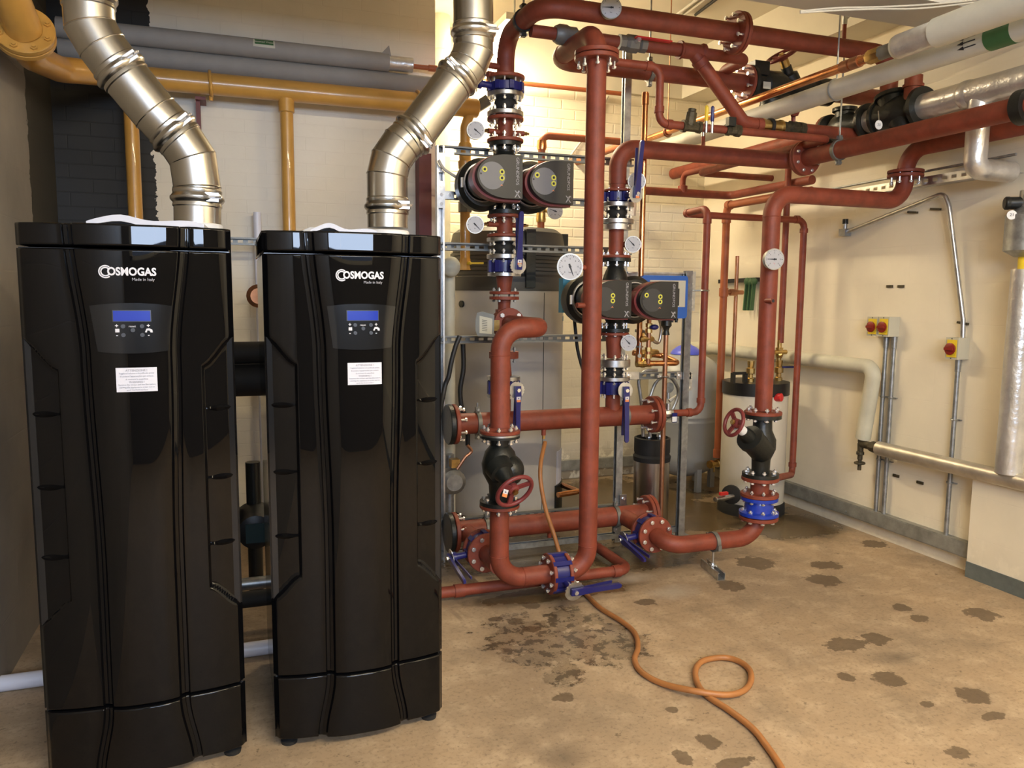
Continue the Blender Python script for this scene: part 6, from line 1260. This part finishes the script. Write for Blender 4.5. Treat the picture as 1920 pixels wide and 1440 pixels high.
zf_ = 0.048; ya = G(1000, 1090, zf_).y; xa2 = G(1178, 1066, zf_)
r = ppipe('floor_pipe', 'thin red pipe lying near the floor behind the front blue valve', [(0.72, ya, zf_), (xa2.x, ya, zf_), (xa2.x, YC+0.02, zf_)], 0.056, bend=0.07, n=18)
q = G(866, 1106, zf_); b = MB(); b.lathe((q.x-0.04, ya, zf_), X, [(0, 0.033), (0.05, 0.033)], 18); part('socket', b, 'red', r); b = MB(); b.lathe((xa2.x-0.10, ya, zf_), X, [(0, 0.033), (0.04, 0.033)], 18); part('socket', b, 'red', r)

# ------------------------------------------------------------------ right wall
def isolator(px0, px1, y0, y1, label, group=None):
    xf_ = XR-0.085; ya, yb = yat(px0, xf_, 1.3), yat(px1, xf_, 1.3); zt, zb = B((px0+px1)/2, y0, xf_).z, B((px0+px1)/2, y1, xf_).z
    c = V(((xf_+XR)/2, (ya+yb)/2, (zt+zb)/2)); w_, h = ya-yb, zt-zb; r = thing('isolator_switch', label, 'switch', c, group)
    b = MB(); b.box(c, (XR-xf_-0.002, w_*0.98, h)); part('box', b, 'iso_grey', r)
    b = MB(); b.box((xf_-0.002, c.y-w_*0.04, c.z), (0.004, w_*0.74, h*0.80)); part('face_plate', b, 'yellow', r)
    k = V((xf_-0.004, c.y+w_*0.02, c.z-h*0.02)); b = MB(); b.lathe(k, -X, [(0, h*0.26), (0.004, h*0.28), (0.009, h*0.28), (0.011, h*0.25)], 26); kn = part('knob', b, 'knob_red', r)
    b = MB(); b.box(k+V((-0.015, 0, 0)), (0.010, h*0.46, h*0.12)); part('grip', b, 'knob_red', kn)
    for s in (1, -1): b = MB(); b.cyl((xf_, c.y, c.z+s*h*0.45), (xf_-0.002, c.y, c.z+s*h*0.45), 0.003, n=8); part('screw', b, 'mark_black', r)
    return c, w_, h
c1_, w1, h1 = isolator(1625, 1645, 594, 630, 'left of two adjoining red and yellow rotary isolators')
c2_, w2, h2 = isolator(1646, 1666, 594, 631, 'right of two adjoining red and yellow rotary isolators')
c3_, w3, h3 = isolator(1774, 1798, 633, 674, 'single red and yellow rotary isolator, right of the other two')
def conduit(label, y, zt, zb, rad=0.0125):
    r = thing('conduit', label, 'conduit', (XR-0.022, y, zb)); b = MB(); b.cyl((XR-0.022, y, zb), (XR-0.022, y, zt), rad, n=14); part('tube', b, 'galv', r)
    b = MB(); b.lathe((XR-0.022, y, zt), -Z, [(0, 0.017), (0.07, 0.015), (0.072, 0.0125)], 14); part('adaptor', b, 'galv', r)
    for f in (0.30, 0.66):
        z = zb+(zt-zb)*f; b = MB(); b.bar((XR-0.004, y-0.032, z), (XR-0.004, y+0.032, z), 0.006, 0.016, X); b.torus((XR-0.022, y, z), Z, 0.0145, 0.004, 16, 6); part('saddle', b, 'galv', r)
conduit('left of two grey conduits dropping from the paired isolators', c2_.y+0.035, c2_.z-h2/2, 0.17); conduit('right of two grey conduits dropping from the paired isolators', c2_.y-0.028, c2_.z-h2/2, 0.17); conduit('grey conduit dropping from the single isolator to the trunking', c3_.y+0.005, c3_.z-h3/2, 0.17)
r = thing('conduit', 'bent conduit rising from the single isolator and sloping back along the wall', 'conduit', B(1813, 630, XR-0.022))
pts = [V((XR-0.022, c3_.y-0.012, c3_.z+h3/2-0.01)), B(1806, 600, XR-0.022), B(1779, 385, XR-0.05), B(1770, 362, XR-0.06), B(1590, 434, XR-0.03)]
b = MB(); b.tube(pts, 0.013, 0.07, 14); part('tube', b, 'zinc', r)
q = B(1584, 436, XR-0.03); b = MB(); b.box(q, (0.05, 0.055, 0.045)); b.cyl(q, q+V((0, 0, 0.07)), 0.013, n=12); part('tee_box', b, 'galv', r); b = MB(); b.cyl(q+V((0, 0, 0.055)), q+V((0, 0, 0.085)), 0.018, n=12); part('end_cap', b, 'cast_black', r)
for px, py in ((1712, 398), (1755, 392), (1806, 606)): q = B(px, py, XR-0.012); b = MB(); b.bar(q+V((0, -0.03, -0.004)), q+V((0, 0.035, 0.004)), 0.012, 0.016, X); part('bracket', b, 'old_bronze', r)
# perforated cable tray high on the right wall
zt = B(1780, 338, XR-0.06).z; y0, y1 = yat(1905, XR-0.06, 2.1), yat(1560, XR-0.06, 2.1)
r = thing('cable_tray', 'perforated cable tray high on the right wall behind the red bends', 'cable tray', (XR-0.05, (y0+y1)/2, zt)); b = MB(); n = int((y1-y0)/0.06)
g0 = []; prof = [(XR-0.10, zt-0.012), (XR-0.10, zt+0.035)]
ys_ = []; 
for i in range(n): q = y0+(y1-y0)*(i+0.25)/n; ys_ += [q, q+0.032]
ys_ = [y0]+ys_+[y1]; zs_ = [zt-0.012, zt+0.004, zt+0.022, zt+0.036]
gr = [[b.v((XR-0.09, y, z)) for z in zs_] for y in ys_]
for i in range(len(ys_)-1):
    for j in range(3):
        if j == 1 and i % 2 == 1: continue
        b.f((gr[i][j], gr[i][j+1], gr[i+1][j+1], gr[i+1][j]))
bk = [[b.v((XR-0.002, y, zt-0.012)) for y in (y0, y1)]]; b.f((gr[0][0], gr[-1][0], bk[0][1], bk[0][0]))
bmesh.ops.solidify(b.bm, geom=b.bm.faces[:], thickness=0.002); part('tray', b, 'zinc', r)
b = MB(); b.tube([(XR-0.07, y0, zt+0.075), (XR-0.07, y1, zt+0.06)], 0.007, 0.1, 10); part('top_wire', b, 'galv', r)
# lagged pipe with its leg, old bronze valve and clad pipe
xg_ = XR-0.10; pA, pB, pC = B(1332, 652, xg_), B(1640, 690, xg_), B(1618, 822, xg_+0.02); zz = (pA.z+pB.z)/2
r = thing('lagged_pipe', 'cream lagged pipe along the right wall with a leg slanting down', 'pipe', pB)
b = MB(); b.tube([(xg_, pA.y, zz), (xg_, pB.y, zz), pC], 0.045, 0.06, 22); part('lagging', b, 'lagging_cream', r)
b = MB(); b.lathe((xg_, pA.y, zz), Y_, [(-0.02, 0.047), (0.02, 0.055), (0.06, 0.052), (0.3, 0.035), (0.4, 0.035)], 20); part('pipe_end', b, 'lagging_cream', r)
xq_ = xg_-0.0; pD = B(1650, 840, xq_); zq2 = (pD.z+B(1905, 903, xq_).z)/2
r = thing('drain_valve', 'old brown bronze drain valve below the slanting lagged leg', 'valve', pC)
e0 = pC+V((0, 0, 0.01)); ct = V((xg_+0.015, pC.y+0.01, zq2)); b = MB(); b.tube([e0, ct, (xq_, pD.y+0.03, zq2)], 0.024, 0.02, 14)
b.lathe((xq_, pD.y+0.075, zq2), -Y_, [(0, 0.028), (0.02, 0.036), (0.04, 0.034), (0.055, 0.026), (0.06, 0.038), (0.075, 0.038)], 8); b.lathe(ct, -Z, [(0.0, 0.02), (0.05, 0.018), (0.055, 0.024), (0.07, 0.024), (0.075, 0.016), (0.10, 0.016), (0.105, 0.012), (0.17, 0.012)], 12); part('body', b, 'old_bronze', r)
b = MB(); b.torus(ct+V((0, 0, -0.125)), Z, 0.026, 0.008, 20, 8); b.cyl(ct+V((0, 0, -0.13)), ct+V((0, 0, -0.12)), 0.022, n=14); part('wheel', b, 'old_bronze', r)
b = MB(); b.lathe((xq_, pD.y+0.01, zq2), -Y_, [(0, 0.030), (0.0, 0.043), (1.6, 0.043)], 28); solo('clad_pipe', b, 'alu_clad', 'silver metal clad pipe running low along the right wall', 'pipe', (xq_, pD.y, zq2))
yd2 = yat(1908, xq_, 1.2); b = MB(); b.lathe((xq_, yd2, zq2+0.03), Z, [(0, 0.062), (1.02, 0.058)], 26); r = solo('clad_pipe', b, 'foil', 'upright foil wrapped pipe at the right edge of the picture', 'pipe', (xq_, yd2, zq2+0.03))
zb_ = zq2+1.05; b = MB(); b.lathe((xq_, yd2, zb_), Z, [(0, 0.032), (0.06, 0.032)], 22); solo('pipe_band', b, 'yellow', 'yellow band on top of the upright foil wrapped pipe', 'band', (xq_, yd2, zb_))
r = thing('balancing_valve', 'grey valve body with a black knob at the right edge', 'valve', (xq_, yd2, zb_+0.06)); b = MB(); b.lathe((xq_, yd2, zb_+0.06), Z, [(0, 0.05), (0.03, 0.10), (0.20, 0.10), (0.24, 0.05), (0.32, 0.045)], 24); part('body', b, 'galv', r)
q = B(1894, 381, xq_-0.07); bc = V((xq_, yd2, q.z)); kd = (q-bc).normalized(); b = MB(); b.lathe(bc, kd, [(0, 0.03), (0.10, 0.03), (0.105, 0.012), ((q-bc).length, 0.012), ((q-bc).length, 0.028), ((q-bc).length+0.006, 0.032), ((q-bc).length+0.020, 0.032), ((q-bc).length+0.026, 0.026)], 20); part('knob', b, 'cast_black', r)
q = B(1897, 403, xq_-0.11); b = MB(); dr = V((-0.55, -0.83, 0)); b.cyl(q, q+dr*0.002, 0.022, n=22); tg = part('number_disc', b, 'white', r); text('21', 0.02, xf(q+dr*0.0028, V((0.83, -0.55, 0)), Z), tg, 'mark_black')
# tool rail near the far end of the right wall
q0, q1 = B(1352, 528, XR-0.02), B(1424, 524, XR-0.02); r = thing('tool_rail', 'dark rail on the right wall with green handled tools hanging from it', 'rail', q0)
b = MB(); b.bar(q0, q1, 0.03, 0.055, X); part('rail', b, 'plastic_dark', r)
for px in (1401, 1408, 1414):
    a_, b_ = B(px, 528, XR-0.05), B(px-5, 582, XR-0.05); b = MB(); b.bar(a_, b_, 0.012, 0.03, X); b.sphere(a_, (0.02, 0.035, 0.03), 10, 6); part('tool', b, 'tool_green', r)
for i, (px, py) in enumerate(((1668, 537), (1689, 537), (1702, 849), (1680, 892), (1725, 905))):
    q = B(px, py, XR-0.004); b = MB(); b.box(q, (0.008, 0.045, 0.016)); solo('wall_plug', b, 'old_bronze', ('left of two small old fixings above the paired isolators', 'right of two small old fixings above the paired isolators', 'dark fixing just above the low silver pipe', 'left of two rusty fixings below the silver pipe', 'right of two rusty fixings below the silver pipe')[i], 'fixing', q)
# cables under the ceiling
for i, (pts, lab_) in enumerate((([(1500, 24), (1560, 20), (1640, 17), (1720, 16), (1800, 8), (1880, -3)], 'white cable sagging along the ceiling beam, lower of the pair'), ([(1500, 21), (1570, 15), (1650, 13), (1730, 9), (1810, 2), (1880, -8)], 'white cable sagging along the ceiling beam, upper of the pair'))):
    hose('cable', [A(x, y, 2.74) for x, y in pts], 0.004, 'cable_white', lab_, 'cable')
for i, (p0, p1, m, lab_) in enumerate((((1268, 28), (1322, -12), 'cable_white', 'left of three cables slanting across the ceiling above the top pipe'), ((1282, 28), (1336, -12), 'cable_white', 'middle of three cables slanting across the ceiling above the top pipe'), ((1304, 28), (1352, -8), 'cable_black', 'dark right one of three cables slanting across the ceiling'))):
    a_, b_ = G(p0[0], p0[1], ZC-0.012), G(p1[0], p1[1], ZC-0.012); b = MB(); b.cyl(a_, b_, 0.010, n=10); solo('cable', b, m, lab_, 'cable', a_)
